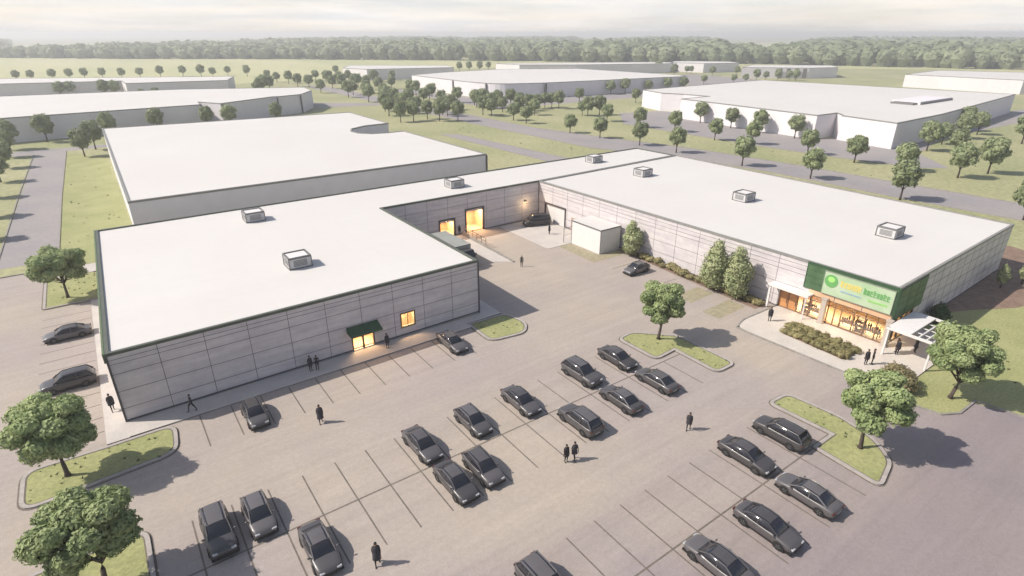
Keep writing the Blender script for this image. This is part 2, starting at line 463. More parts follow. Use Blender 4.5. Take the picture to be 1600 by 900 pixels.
structure('cross_road', [(88, 292), (124, 282), (124, 292), (100, 312), (96, 330), (86, 330)], 0.012, M['road'])

# thin kerbs along roads
def kerb_line(pts, closed=False, w=0.22, h=0.13, name='kerb'):
    mb = MB()
    for a, b in zip(pts[:-1], pts[1:]):
        a = Vector(a); b = Vector(b); d = (b - a).normalized(); nn = Vector((-d.y, d.x)) * w / 2
        mb.prism([tuple(a - nn), tuple(b - nn), tuple(b + nn), tuple(a + nn)], -0.02, h)
    return tag(mb.build(name, M['kerb']), kind='structure')
kerb_line([(65.3, -20), (65.3, 4), (65.0, 8), (64.4, 11.6)])
kerb_line([(-75, 107.3), (-10.5, 107.3)]); kerb_line([(-75, 111.9), (-16.6, 111.9)]); kerb_line([(-16.6, 111.9), (-16.0, 170), (-15.0, 222)])
kerb_line([(-8.8, 111.6), (-8.3, 160), (-7.1, 224)])
kerb_line([(142.7, -40), (141.8, 29), (140.5, 50), (141.1, 82), (138.4, 108), (127, 134), (125.2, 204), (125.9, 380)], w=.35); kerb_line([(157.6, -40), (156.6, 30), (155.4, 60), (155.3, 82), (151.6, 118), (146.6, 137), (138.3, 178), (138.3, 380)], w=.35)
kerb_line([(102.9, 101), (102.9, 123), (101.4, 186)]); kerb_line([(110.1, 101), (110.6, 124), (106.6, 182)])
kerb_line([(173.7, 166), (172.9, 103), (174.6, 81), (178, 62)])

# sidewalks and pads round the warehouse
def slab(name, poly, z1, m=None, z0=-0.05):
    mb = MB(); mb.prism(ccw(poly), z0, z1, 0, 1)
    return tag(mb.build(name, [M['kerb'], m or M['concrete']]), kind='structure')
slab('sidewalk', [(-5.2, 53.5), (-3.45, 53.5), (-3.45, 90), (-5.2, 90)], 0.13)
slab('sidewalk', [(-3.45, 53.6), (32.4, 53.6), (32.4, 54.7), (37.5, 54.7), (37.7, 70), (35.35, 70), (35.35, 56.25), (-3.45, 56.25)], 0.13)
slab('concrete_pad', rounded([(57.8, 84.6), (57.6, 70.0), (62.9, 70.0), (67.2, 70.4), (67.3, 84.6)], 0.6), 0.06)
mb = MB(); mb.prism([(-5.2, 53.3), (-0.3, 53.3), (-0.1, 53.6), (-3.45, 53.6), (-5.2, 53.5)], 0.0, 0.13, 0)
# joints across the walk are modelled in the slab edges
structure('gravel_strip', [(59.6, 61.0), (72, 60.9), (67.7, 63.2), (62.6, 63.1), (62.6, 70), (60.0, 70)], 0.018, M['gravel'])
structure('gravel_bed', [(60.0, 42.5), (65.0, 42.7), (65.1, 45.4), (60.2, 45.3)], 0.018, M['gravel'])
structure('gravel_bed', [(59.0, 37.4), (65.0, 37.6), (65.0, 40.2), (59.1, 40.0)], 0.018, M['gravel'])
patio = rounded([(68.6, 35.2), (61.2, 35.3), (58.9, 34.6), (58.9, 32.0), (59.3, 21.5), (59.4, 16.9), (73.2, 17.0), (76.5, 17.2), (76.5, 22.0), (68.75, 22.0)], 0.8, 4, skip=(0, 6, 7, 8, 9))
slab('patio', patio, 0.13, M['patio'])
mbk = MB(); pk = ccw(rounded([(61.2, 35.5), (58.6, 34.7), (58.6, 32.0), (59.0, 21.5), (59.15, 16.8), (59.4, 16.8)], 0.6, 4))
kerb_line([(67.5, 35.4), (61.2, 35.45), (58.8, 34.7), (58.75, 32.0), (59.15, 21.5), (59.25, 16.9)], w=0.2, h=0.15)
structure('planting_strip', [(65.3, 36.4), (68.4, 36.4), (67.95, 62.6), (66.9, 62.6)], 0.02, M['mulch'])
structure('mulch_bed', rounded([(80, 22.7), (86.5, 20.6), (94.5, 16.0), (106, 17.5), (122, 23), (124, 44), (112, 50), (107.9, 44), (107.6, 22.8)], 2), 0.026, M['mulch'])

def island(name, poly, r=1.0, skip=(), w=0.3):
    p = ccw(rounded(poly, r, 6, skip))
    inn = inset(p, w)
    mb = MB(); mb.ring(p, inn, -0.05, 0.14)
    mb.sheet(inn, 0.11, 1)
    out = inset(p, -0.16); mb.ring(out, inset(p, -0.005), 0.0, 0.019, 2); mb.ring(inset(p, w - .02), inset(p, w + .10), 0.10, 0.125, 2)
    return tag(mb.build(name, [M['kerb_light'], M['lawn'], M['paint']]), kind='structure')
island('grass_island', [(-11.1, 48.0), (-0.2, 48.8), (0.2, 53.4), (-5.2, 53.3), (-11.1, 53.5)], 1.5, skip=(3,))
island('grass_island', [(-11.0, 31), (-3.4, 31), (-3.3, 40.8), (-11.0, 40.8)], 1.2)
island('grass_island', [(32.3, 49.3), (37.0, 48.6), (38.7, 50.6), (38.0, 54.4), (32.4, 54.6)], 1.2, skip=(4,))
island('grass_island', [(44.9, 35.2), (48.2, 35.4), (48.1, 29.6), (51.4, 29.6), (51.3, 37.5), (47.5, 41.4), (44.8, 41.2)], 1.0, skip=(1,))
island('grass_island', [(47.4, 23.5), (50.6, 23.3), (51.1, 18), (50.2, 14.6), (48.3, 12.4), (44.3, 11.5), (44.7, 17.4), (47.7, 17.4)], 1.0, skip=(6, 7))
island('lawn_strip', [(-10.4, 90.3), (-3.6, 90.3), (-3.6, 102.4), (-10.4, 102.4)], 0.5)
structure('lawn', [(59.3, 12.6), (60.8, 11.95), (63.8, 11.95), (65.1, 8), (65.35, 4), (65.4, -20), (160, -60), (141, 20), (110, 22), (107.5, 22.8), (76.6, 21.9), (76.6, 17.1), (59.4, 16.8), (58.6, 15.4)], 0.02, M['lawn'])
kerb_line([(59.3, 16.8), (58.5, 15.4), (59.1, 12.8), (60.8, 11.85), (64.4, 11.75)])
structure('lawn', [(-8.6, 107.2), (2.2, 107.2), (2.3, 205), (-6.8, 221), (-8.2, 160)], 0.01, M['lawn'])

# parking lines
def line(x0, y0, x1, y1, w=0.13, z=0.017):
    a = Vector((x0, y0)); b = Vector((x1, y1)); d = (b - a).normalized(); nn = Vector((-d.y, d.x)) * w / 2
    return [tuple(a - nn), tuple(b - nn), tuple(b + nn), tuple(a + nn)]
mb = MB()
for k in range(-1, 17):
    x = 2.1 + 2.7 * k
    mb.sheet(line(x, 29.3, x, 34.53, 0.12), 0.017)
    if k < 16: mb.sheet(line(x, 34.67, x, 39.75, 0.12), 0.017)
mb.sheet(line(-3.3, 34.6, 48.0, 34.6, 0.14), 0.017)
for k in range(-3, 9):
    x = 20.85 + 2.71 * k
    mb.sheet(line(x, 11.9, x, 17.23, 0.12), 0.017)
    mb.sheet(line(x, 17.37, x, 22.4, 0.12), 0.017)
mb.sheet(line(12, 17.3, 44.5, 17.3, 0.14), 0.017)
for k in range(0, 11):
    x = 2.15 + 2.74 * k
    mb.sheet(line(x, 48.1, x, 53.5, 0.12), 0.017)
for k in range(0, 13):
    y = 86.6 - 2.55 * k
    mb.sheet(line(-10.4, y, -5.3, y, 0.12), 0.017)
mb.sheet(line(59.9, 49.2, 65.0, 49.2, 0.12), 0.017)
mb.sheet(line(60.2, 57.4, 65.6, 57.4, 0.12), 0.017)
tag(mb.build('parking_lines', M['paint']), kind='structure')

# ------------------------------------------------------------------ walls with openings
def wall_frame(P, Q):
    """s runs from P to Q, o is outward (to the right of P->Q)."""
    P = Vector((P[0], P[1], 0)); Q = Vector((Q[0], Q[1], 0))
    u = (Q - P).normalized(); n = Vector((u.y, -u.x, 0)); L = (Q - P).length
    def fr(s, o, z):
        return P + u * s + n * o + Vector((0, 0, z))
    return fr, L

def wall_pieces(mb, L, h, t, openings, z0=0.0):
    xs = 0.0
    for (a, b, za, zb) in sorted(openings):
        if a > xs: mb.box(xs, a, -t, 0, z0, h)
        if za > z0: mb.box(a, b, -t, 0, z0, za)
        if zb < h: mb.box(a, b, -t, 0, zb, h)
        xs = b
    if xs < L: mb.box(xs, L, -t, 0, z0, h)

def joints(mb, L, h, n, zs, openings=(), m=1, w=0.045):
    def cut(a, b, z):
        segs = [(a, b)]
        for (oa, ob, za, zb) in openings:
            if za - 0.05 < z < zb + 0.05:
                ns = []
                for (p, q) in segs:
                    if oa > p: ns.append((p, min(q, oa)))
                    if ob < q: ns.append((max(p, ob), q))
                segs = [(p, q) for p, q in ns if q > p + 0.02]
        return segs
    vw = w
    for i in range(1, n):
        s = L * i / n
        zseg = [(0.15, h)]
        for (oa, ob, za, zb) in openings:
            if oa - 0.05 < s < ob + 0.05:
                ns = []
                for p, q in zseg:
                    if za > p: ns.append((p, min(q, za)))
                    if zb < q: ns.append((max(p, zb), q))
                zseg = [(p, q) for p, q in ns if q > p + 0.02]
        for p, q in zseg:
            mb.box(s - vw / 2, s + vw / 2, 0.0, 0.012, p, q, m)
    for z in zs:
        for p, q in cut(0, L, z):
            mb.box(p, q, 0.0, 0.008, z - w / 2, z + w / 2, m)

def room(parent, fr, s0, s1, z0, z1, depth, power, lampw=0.6, name='interior', col=None):
    """A shallow lit room behind an opening: floor, back, sides and ceiling, with a lamp under the ceiling."""
    mb = MB(fr); t = 0.1; a = s0 - 0.3; b = s1 + 0.3; zz = z1 + 0.25; zf = max(z0 - (0.0 if z0 < 0.3 else z0), 0.0)
    mb.box(a, b, -depth - t, -depth, zf, zz); mb.box(a - t, a, -depth, -0.33, zf, zz); mb.box(b, b + t, -depth, -0.33, zf, zz)
    mb.box(a, b, -depth, -0.33, zz, zz + t); mb.box(a, b, -depth, -0.33, zf + 0.02, zf + 0.13)
    o = mb.build(name, col or M['interior'], parent, world=True)
    mb = MB(fr); mb.box((s0 + s1) / 2 - lampw, (s0 + s1) / 2 + lampw, -depth * 0.55 - 0.3, -depth * 0.55 + 0.3, zz - 0.06, zz - 0.01)
    mb.build('ceiling_lamp', M['lamp'], o).location = -parent.location
    ld = bpy.data.lights.new('room_light', 'AREA'); ld.energy = power * 1.6; ld.color = (1.0, 0.66, 0.38); ld.shape = 'RECTANGLE'
    ld.size = (s1 - s0) * 0.7; ld.size_y = depth * 0.5
    lo = bpy.data.objects.new('room_light', ld); COL.objects.link(lo)
    c = fr((s0 + s1) / 2, -depth * 0.45, zz - 0.12); lo.location = c
    n = fr(0, 1, 0) - fr(0, 0, 0)
    dirv = (n * 0.9 + Vector((0, 0, -1))).normalized()
    lo.rotation_euler = (-dirv).to_track_quat('Z', 'Y').to_euler()
    return o

def parapet(parent, poly, z0, z1, w, m, name='parapet_cap'):
    p = ccw(poly); outer = inset(p, -0.05); inn = inset(p, w)
    mb = MB(); mb.ring(outer, inn, z0, z1)
    return mb.build(name, m, parent, world=True)

HB = 7.3
# ---- warehouse with its long wing (L-shaped)
wh = empty('warehouse', (-3.5, 56.3, 0), 0, 'pale panelled L-shaped warehouse with flat white roof and green door canopy', 'warehouse')
Lp = [(-3.5, 56.3), (35.4, 56.6), (35.4, 85.3), (67.58, 85.3), (108.6, 86.9), (108.2, 98.4), (-2.6, 98.3)]
frS, LS = wall_frame((-3.5, 56.3), (35.4, 56.6))
opS = [(21.9, 24.6, 0.13, 2.45), (28.05, 29.75, 1.25, 2.95)]
mb = MB(frS); wall_pieces(mb, LS, 7.0, 0.3, opS)
joints(mb, LS, 7.0, 10, [6.55, 6.1, 5.1, 3.3, 1.5], opS)
mb.fr, L2 = wall_frame((35.4, 56.6), (35.4, 85.3)); wall_pieces(mb, L2, 7.0, 0.3, []); joints(mb, L2, 7.0, 7, [6.4, 5.0, 3.3, 1.5])
frW, LW = wall_frame((35.4, 85.3), (67.58, 85.3))
opW = [(10.4, 13.2, 0.0, 3.05), (15.75, 19.3, 0.0, 4.2)]
mb.fr = frW; wall_pieces(mb, LW, 7.0, 0.3, opW); joints(mb, LW, 7.0, 8, [5.3, 3.3, 1.5], opW)
mb.fr, L3 = wall_frame((67.58, 85.3), (108.6, 86.9)); mb.box(0, L3, -0.3, 0, 0, 7.0)
mb.fr, L3 = wall_frame((108.6, 86.9), (108.2, 98.4)); mb.box(0, L3, -0.3, 0, 0, 7.0)
mb.fr, L3 = wall_frame((108.2, 98.4), (-2.6, 98.3)); mb.box(0, L3, -0.3, 0, 0, 7.0)
mb.fr, L3 = wall_frame((-2.6, 98.3), (-3.5, 56.3)); mb.box(0, L3, -0.3, 0, 0, 7.0); joints(mb, L3, 7.0, 10, [6.4, 5.0, 3.3])
mb.build('wall', [M['wall'], M['joint']], wh, world=True)
mb = MB(); mb.prism(inset(Lp, 0.28), 6.7, 7.12); mb.build('roof', M['roof'], wh, world=True)
parapet(wh, Lp, 7.0, 7.3, 0.30, M['cap'])
mb = MB(); mb.fr, L3 = wall_frame((-2.6, 98.3), (-3.5, 56.3)); mb.box(-0.05, L3 + 0.05, 0.055, 0.22, 6.4, 7.33); mb.build('fascia', mat('green_fascia', (0.09, 0.13, 0.06), 0.6, fine=0.15, fine_scale=1.5), wh, world=True)
# plinth line at the foot of the front wall
mb = MB(frS); mb.box(0, 21.9, 0.0, 0.03, 0.13, 0.3); mb.box(24.6, LS, 0.0, 0.03, 0.13, 0.3); mb.build('plinth', M['joint'], wh, world=True)
for x, y in ((-3.5, 56.3), (35.4, 56.6), (67.58, 85.3)):
    ct = MB(); ct.box(x - .09, x + .09, y - .09, y + .09, 0.13, 7.0); ct.build('corner_trim', M['joint'], wh, world=True)
ct = MB(frW)
for a, b in ((0, 10.15), (13.45, 15.5), (19.55, LW)): ct.box(a, b, 0, .04, 0.02, .16)
ct.build('plinth', M['joint'], wh, world=True)
# entrance doors with canopy
d = MB(frS)
for a, b in ((21.9, 22.05), (23.17, 23.33), (24.45, 24.6)): d.box(a, b, -0.2, 0.05, 0.13, 2.45)
d.box(21.9, 24.6, -0.2, 0.05, 2.3, 2.47)
df = d.build('door_frame', M['darkframe'], wh, world=True)
for a, b in ((22.06, 23.16), (23.34, 24.44)):
    g = MB(frS); g.box(a, b, -0.12, -0.08, 0.14, 2.3); g.build('door_pane', M['glass'], df).location = -wh.location
c = MB(frS)
c.add([(21.45, 0.02, 3.2), (25.1, 0.02, 3.2), (25.1, 1.45, 2.62), (21.45, 1.45, 2.62), (21.45, 0.02, 2.5), (25.1, 0.02, 2.5), (25.1, 1.45, 2.45), (21.45, 1.45, 2.45)],
      [(0, 1, 2, 3), (7, 6, 5, 4), (3, 2, 6, 7), (0, 3, 7, 4), (1, 5, 6, 2), (0, 4, 5, 1)])
for s in (21.5, 23.27, 25.05): c.tube([(s, 0.03, 3.22), (s, 1.46, 2.64)], 0.04, 6)
c.build('entrance_canopy', M['green_canopy'], wh, world=True)
room(wh, frS, 21.9, 24.6, 0.13, 2.45, 2.6, 260)
w = MB(frS)
for a, b, za, zb in ((27.93, 28.09, 1.13, 3.07), (29.71, 29.87, 1.13, 3.07), (28.09, 29.71, 2.91, 3.07), (28.09, 29.71, 1.13, 1.29)): w.box(a, b, -0.1, 0.06, za, zb)
w.box(28.87, 28.93, -0.1, 0.03, 1.29, 2.91)
wf = w.build('window_frame', mat('bronze_frame', (0.12, 0.10, 0.045), 0.5), wh, world=True)
g = MB(frS); g.box(28.09, 29.71, -0.06, -0.03, 1.29, 2.91); g.build('window_pane', M['glass'], wf).location = -wh.location
room(wh, frS, 28.05, 29.75, 1.25, 2.95, 1.6, 150)
# dock doors of the wing
for (a, b, za, zb) in opW:
    d = MB(frW)
    d.box(a - 0.25, a, -0.2, 0.12, 0, zb + 0.25); d.box(b, b + 0.25, -0.2, 0.12, 0, zb + 0.25); d.box(a, b, -0.2, 0.12, zb, zb + 0.25)
    df = d.build('dock_door_frame', M['darkframe'], wh, world=True)
    d = MB(frW)
    for i in range(3): d.box(a, b, -0.28 - 0.01 * (i % 2), -0.22, zb - 0.12 - 0.15 * i, zb + 0.02 - 0.15 * i)
    d.build('roller_door', M['unit'], df).location = -wh.location
    room(wh, frW, a, b, 0.0, zb, 3.6, 520 if zb > 4 else 330)
# wall lamp throwing light on the wing wall
lm = MB(frW); lm.box(28.6, 29.1, 0.0, 0.32, 3.75, 3.93); lh = lm.build('wall_lamp', M['darkframe'], wh, world=True)
lm = MB(frW); lm.box(28.65, 29.05, 0.04, 0.3, 3.70, 3.745); lm.build('lamp_lens', M['litglass'], lh).location = -wh.location
ld = bpy.data.lights.new('wall_lamp_light', 'POINT'); ld.energy = 80; ld.color = (1, 0.68, 0.33); ld.shadow_soft_size = 0.3
lo = bpy.data.objects.new('wall_lamp_light', ld); COL.objects.link(lo); lo.location = frW(28.85, 1.3, 3.3)

# ---- store building
st = empty('store_building', (68.7, 22.1, 0), 0, 'long pale panelled store building with white roof and green glass corner over lit shopfront', 'store')
Bp = [(68.7, 22.1), (107.6, 22.9), (108.8, 86.7), (67.58, 85.2)]
frw, Lw = wall_frame((67.58, 85.2), (68.7, 22.1))      # west wall, s runs north to south
frs, Ls = wall_frame((68.7, 22.1), (107.6, 22.9))      # south wall
SO = Lw - 13.2
opw = [(2.1, 7.6, 0.06, 3.35), (SO, Lw, 0.0, 3.15)]
ops = [(0.0, 6.2, 0.0, 3.15)]
mb = MB(frw); wall_pieces(mb, Lw, 7.0, 0.3, opw)
joints(mb, Lw - 10.0, 7.0, 13, [6.5, 5.9, 5.3, 3.4, 1.6], opw)
mb.fr = frs; wall_pieces(mb, Ls, 7.0, 0.3, ops)
for i in range(3, 15):
    s = Ls * i / 15; mb.box(s - .03, s + .03, 0, .012, .15, 7.0, 1)
for z in (6.3, 5.0, 3.4, 1.7): mb.box(7.8, Ls, 0, .008, z - .028, z + .028, 1)
mb.fr, L3 = wall_frame((107.6, 22.9), (108.8, 86.7)); mb.box(0, L3, -0.3, 0, 0, 7.0)
mb.build('wall', [M['wall'], M['joint']], st, world=True)
mb = MB(); mb.prism(inset(Bp, 0.26), 6.7, 7.12); mb.build('roof', M['roof'], st, world=True)
parapet(st, Bp, 7.0, 7.3, 0.26, M['cap_grey'])
# loading door in the west wall
d = MB(frw); d.box(1.85, 2.1, -0.2, 0.12, 0.06, 3.6); d.box(7.6, 7.85, -0.2, 0.12, 0.06, 3.6); d.box(2.1, 7.6, -0.2, 0.12, 3.35, 3.6)
df = d.build('loading_door_frame', M['darkframe'], st, world=True)
d = MB(frw)
for i in range(8): d.box(2.1, 7.6, -0.2, -0.12 - 0.015 * (i % 2), 0.06 + i * 0.411, 0.06 + (i + 1) * 0.411 - 0.02)
d.build('roller_door', M['white'], df).location = -st.location
d = MB(frw); d.box(9.4, 10.5, 0.0, 0.05, 0.06, 2.3); pdoor = d.build('side_door', mat('tan_door', (0.35, 0.27, 0.2), 0.6), st, world=True)
d = MB(frw); d.box(10.3, 10.4, 0.05, 0.12, 1.0, 1.12); d.build('door_handle', M['darkframe'], pdoor).location = -st.location

ct = MB(frw)
for a, b in ((0, 1.85), (7.85, 9.4), (10.5, SO)): ct.box(a, b, 0, .04, 0.06, .2)
ct.fr = frs; ct.box(7.8, Ls, 0, .04, 0.02, .18); ct.build('plinth', M['joint'], st, world=True)
# shop interior
mb = MB(frw)
mb.box(SO - 0.1, SO, -6.0, -0.3, 0, 3.4); mb.box(SO, Lw - 0.3, -6.1, -6.0, 0, 3.4); mb.box(SO, Lw - 0.3, -6.0, -0.3, 3.3, 3.4); mb.box(SO, Lw - 0.02, -6.0, -0.02, 0.0, 0.135)
shop = mb.build('shop_interior', M['interior'], st, world=True)
for k in range(4):
    lm = MB(frw); s = SO + 1.6 + k * 3.1; lm.box(s - 0.8, s + 0.8, -3.4, -3.0, 3.22, 3.29); lm.build('ceiling_lamp', M['lamp'], shop).location = -st.location
for k in range(2):
    ld = bpy.data.lights.new('shop_light', 'AREA'); ld.energy = 900; ld.color = (1.0, 0.74, 0.46); ld.shape = 'RECTANGLE'; ld.size = 5; ld.size_y = 2
    lo = bpy.data.objects.new('shop_light', ld); COL.objects.link(lo); lo.location = frw(SO + 3.2 + k * 6.2, -2.2, 3.15)
    n = frw(0, 1, 0) - frw(0, 0, 0)
    lo.rotation_euler = (-(n * 0.8 + Vector((0, 0, -1))).normalized()).to_track_quat('Z', 'X').to_euler()
# shop front: glazing bars, panes, timber doors, transom band
fm = MB(frw)
bars = [SO + 0.1, SO + 1.3, SO + 2.5, SO + 4.0, SO + 5.4, SO + 6.3, SO + 7.1, SO + 7.9, SO + 9.3, SO + 10.6, SO + 11.9, Lw - 0.12]
for s in bars: fm.box(s - 0.05, s + 0.05, -0.16, 0.03, 0.14, 3.15)
fm.box(SO, Lw, -0.16, 0.03, 3.05, 3.15); fm.box(SO, Lw, -0.16, 0.03, 0.135, 0.26); fm.box(SO + 4, Lw, -0.14, 0.02, 2.45, 2.53)
fmo = fm.build('shopfront_frame', mat('shopfront_bronze', (0.20, 0.11, 0.06), 0.5), st, world=True)
for a, b in zip(bars[:-1], bars[1:]):
    if bars.index(a) in (0, 1): continue
    g = MB(frw); g.box(a + 0.05, b - 0.05, -0.08, -0.05, 0.26, 3.05); g.build('shopfront_pane', M['glass'], fmo).location = -st.location
for a, b in ((SO + 0.16, SO + 1.24), (SO + 1.36, SO + 2.44)):
    g = MB(frw); g.box(a, b, -0.1, -0.04, 0.26, 3.04); dd = g.build('timber_door', M['timber'], st, world=True)
    g = MB(frw); g.box(b - 0.14, b - 0.09, -0.04, 0.03, 0.9, 1.5); g.build('door_handle', M['darkframe'], dd).location = -st.location
tb = MB(frw)
for k in range(3): tb.box(Lw - 9.6 + k * 3.2 + 0.06, Lw - 9.6 + (k + 1) * 3.2 - 0.06, 0.0, 0.1, 3.22, 3.88)
tb.build('transom_panel', mat('lit_transom', (0.55, 0.33, 0.2), 0.5, col2=(0.62, 0.42, 0.26), scale=0.7), st, world=True)
# glazing under the south corner
fm = MB(frs)
for s in (0.08, 1.6, 3.1, 4.6, 6.12): fm.box(s - 0.05, s + 0.05, -0.16, 0.03, 0.14, 3.15)
fm.box(0, 6.2, -0.16, 0.03, 3.05, 3.15)
fso = fm.build('entrance_frame', M['darkframe'], st, world=True)
for a, b in ((0.13, 1.55), (1.65, 3.05), (3.15, 4.55), (4.65, 6.07)):
    g = MB(frs); g.box(a, b, -0.08, -0.05, 0.14, 3.05); g.build('entrance_pane', M['glass'], fso).location = -st.location
# pillars of the shopfront
for s in (SO + 5.9, Lw + 0.05):
    g = MB(frw); g.box(s - 0.28, s + 0.28, 0.12, 0.62, 0.13, 3.3); g.box(s - 0.36, s + 0.36, 0.06, 0.68, 0.13, 0.3); g.box(s - 0.34, s + 0.34, 0.06, 0.68, 3.3, 3.45)
    g.build('pillar', mat('pillar_stone', (0.42, 0.36, 0.31), 0.8, fine=0.1), st, world=True)
# green glass corner
gp = MB(frw)
S0 = Lw - 10.3
for i in range(4):
    a = S0 + 10.3 * i / 4; b = S0 + 10.3 * (i + 1) / 4
    for z0, z1 in ((3.92, 4.70), (4.74, 5.50), (5.54, 6.28), (6.32, 6.98)): gp.box(a + 0.05, b - 0.05, 0.0, 0.16, z0, z1)
gp.fr = frs
for i in range(3):
    a = 0.22 + 7.5 * i / 3; b = 0.22 + 7.5 * (i + 1) / 3
    for z0, z1 in ((3.3, 4.16), (4.20, 5.1), (5.14, 6.0), (6.04, 6.98)): gp.box(a + 0.05, b - 0.05, 0.0, 0.16, z0, z1)
gp.build('green_cladding', M['green_panel'], st, world=True)
gp = MB(frw)
for i in range(5):
    s = S0 + 10.3 * i / 4; gp.box(s - 0.05, s + 0.05, 0.0, 0.19, 3.88, 7.0)
gp.box(S0, Lw + 0.19, 0.0, 0.13, 3.86, 7.0); gp.box(S0 - 0.05, Lw + 0.19, 0.1, 0.2, 7.0, 7.3)
gp.fr = frs; gp.box(0.0, 7.8, 0.0, 0.12, 3.2, 7.0)
gp.build('cladding_frame', M['green_frame'], st, world=True)
# small flat canopy over the timber doors
c = MB(frw); c.box(SO - 0.9, SO + 4.3, 0.0, 1.5, 3.2, 3.38); c.box(SO - 0.95, SO + 4.35, 1.5, 1.56, 3.12, 3.42)
c.box(SO - 0.85, SO - 0.6, 1.15, 1.4, 0.13, 3.2); c.box(SO + 4.0, SO + 4.12, 1.3, 1.42, 0.13, 3.2)
c.build('door_canopy', M['white'], st, world=True)
# entrance canopy with open trellis
c = MB()
c.box(66.3, 72.9, 21.2, 21.5, 3.25, 3.5); c.box(66.3, 72.9, 16.95, 17.15, 3.25, 3.5); c.box(66.2, 66.42, 16.95, 21.5, 3.25, 3.5); c.box(72.7, 72.95, 16.95, 21.5, 3.25, 3.5)
c.box(66.42, 72.7, 19.2, 21.2, 3.38, 3.52)
for y in (17.75, 18.5): c.box(66.42, 72.7, y - 0.06, y + 0.06, 3.28, 3.44)
for x in (68.0, 69.6, 71.2): c.box(x - 0.05, x + 0.05, 17.15, 19.2, 3.2, 3.279)
for x, y in ((66.35, 17.05), (72.8, 17.05), (66.35, 21.3)): c.box(x - 0.09, x + 0.09, y - 0.09, y + 0.09, 0.13, 3.25)
c.build('entrance_canopy', M['white'], st, world=True)
# displays inside the windows
def display(x, kind):
    root = empty('shop_display', frw(x, -1.0, 0.14), 0, None, 'display')
    mb = MB()
    if kind == 0:
        mb.box(-0.45, 0.45, -0.9, 0.9, 0.65, 0.75); mb.build('table_top', M['display'], root)
        for sx in (-0.38, 0.38):
            for sy in (-0.8, 0.8): b = MB(); b.box(sx - 0.04, sx + 0.04, sy - 0.04, sy + 0.04, 0, 0.65); b.build('leg', M['display'], root)
        b = MB()
        for i in range(7):
            y = -0.75 + i * 0.25; hgt = random.uniform(0.35, 1.0); b.tube([(0, y, 0.75), (0.02, y + 0.03, 0.75 + hgt * 0.6), (0, y, 0.75 + hgt)], [0.09, 0.13, 0.03], 7)
        b.build('goods', M['display'], root)
    else:
        mb.box(-0.25, 0.25, -0.5, 0.5, 0, 0.12); mb.build('base', M['display'], root)
        b = MB()
        for z in (0.6, 1.1, 1.6): b.box(-0.22, 0.22, -0.48, 0.48, z, z + 0.05)
        b.build('shelf', M['display'], root)
        for sy in (-0.5, 0.46): b = MB(); b.box(-0.25, 0.25, sy, sy + 0.04, 0.12, 1.9); b.build('side_panel', M['display'], root)
        b = MB()
        for z in (0.12, 0.65, 1.15):
            for i in range(4): hh = random.uniform(0.2, 0.38); b.box(-0.1, 0.12, -0.42 + i * 0.22, -0.28 + i * 0.22, z, z + hh)
        b.build('goods', M['display'], root)
    return root
for x, kind, lab in ((SO + 3.3, 1, 'dark wooden shelf of goods in the shop window next to the orange timber doors'),
                     (SO + 4.75, 0, 'dark display table in the shop window left of the middle pillar'),
                     (SO + 8.6, 0, 'dark display table of goods in the first wide shop window right of the pillar'),
                     (SO + 9.95, 1, 'narrow dark shelf between two display tables in the lit shop window'),
                     (SO + 11.3, 0, 'dark display table of goods in the shop window nearest the corner pillar')):
    display(x, kind)['label'] = lab

# ---- shop sign
sg = empty('shop_sign', tuple(frw(Lw - 4.1, 0.2, 3.95)), 0, 'pale green shop sign with round green logo and blurred yellow and green lettering', 'sign')
A0 = Lw - 8.0; A1 = Lw - 0.25
g = MB(frw); g.box(A0, A1, 0.19, 0.30, 4.02, 6.75); g.build('sign_board', M['sign_panel'], sg, world=True)
g = MB(frw)
g.box(A0 - 0.06, A1 + 0.06, 0.19, 0.32, 6.75, 6.83); g.box(A0 - 0.06, A1 + 0.06, 0.19, 0.32, 3.94, 4.02); g.box(A0 - 0.06, A0, 0.19, 0.32, 4.02, 6.75); g.box(A1, A1 + 0.06, 0.19, 0.32, 4.02, 6.75)
g.build('sign_frame', mat('sign_frame_grey', (0.25, 0.27, 0.22), 0.6), sg, world=True)
def disc(mb, s, z, rs, rz, o0, o1, seg=24, m=0):
    vs = [(s + rs * math.cos(2 * math.pi * i / seg), o0, z + rz * math.sin(2 * math.pi * i / seg)) for i in range(seg)]
    vs += [(a, o1, c) for a, _, c in vs]
    mb.add(vs, [(i, (i + 1) % seg, seg + (i + 1) % seg, seg + i) for i in range(seg)] + [tuple(range(seg, 2 * seg))], m)
g = MB(frw); disc(g, A0 + 0.85, 5.75, 0.78, 0.80, 0.30, 0.34); disc(g, A0 + 0.85, 5.95, 0.42, 0.35, 0.34, 0.36, m=1); g.build('sign_logo', [M['sign_green'], M['sign_lime']], sg, world=True)
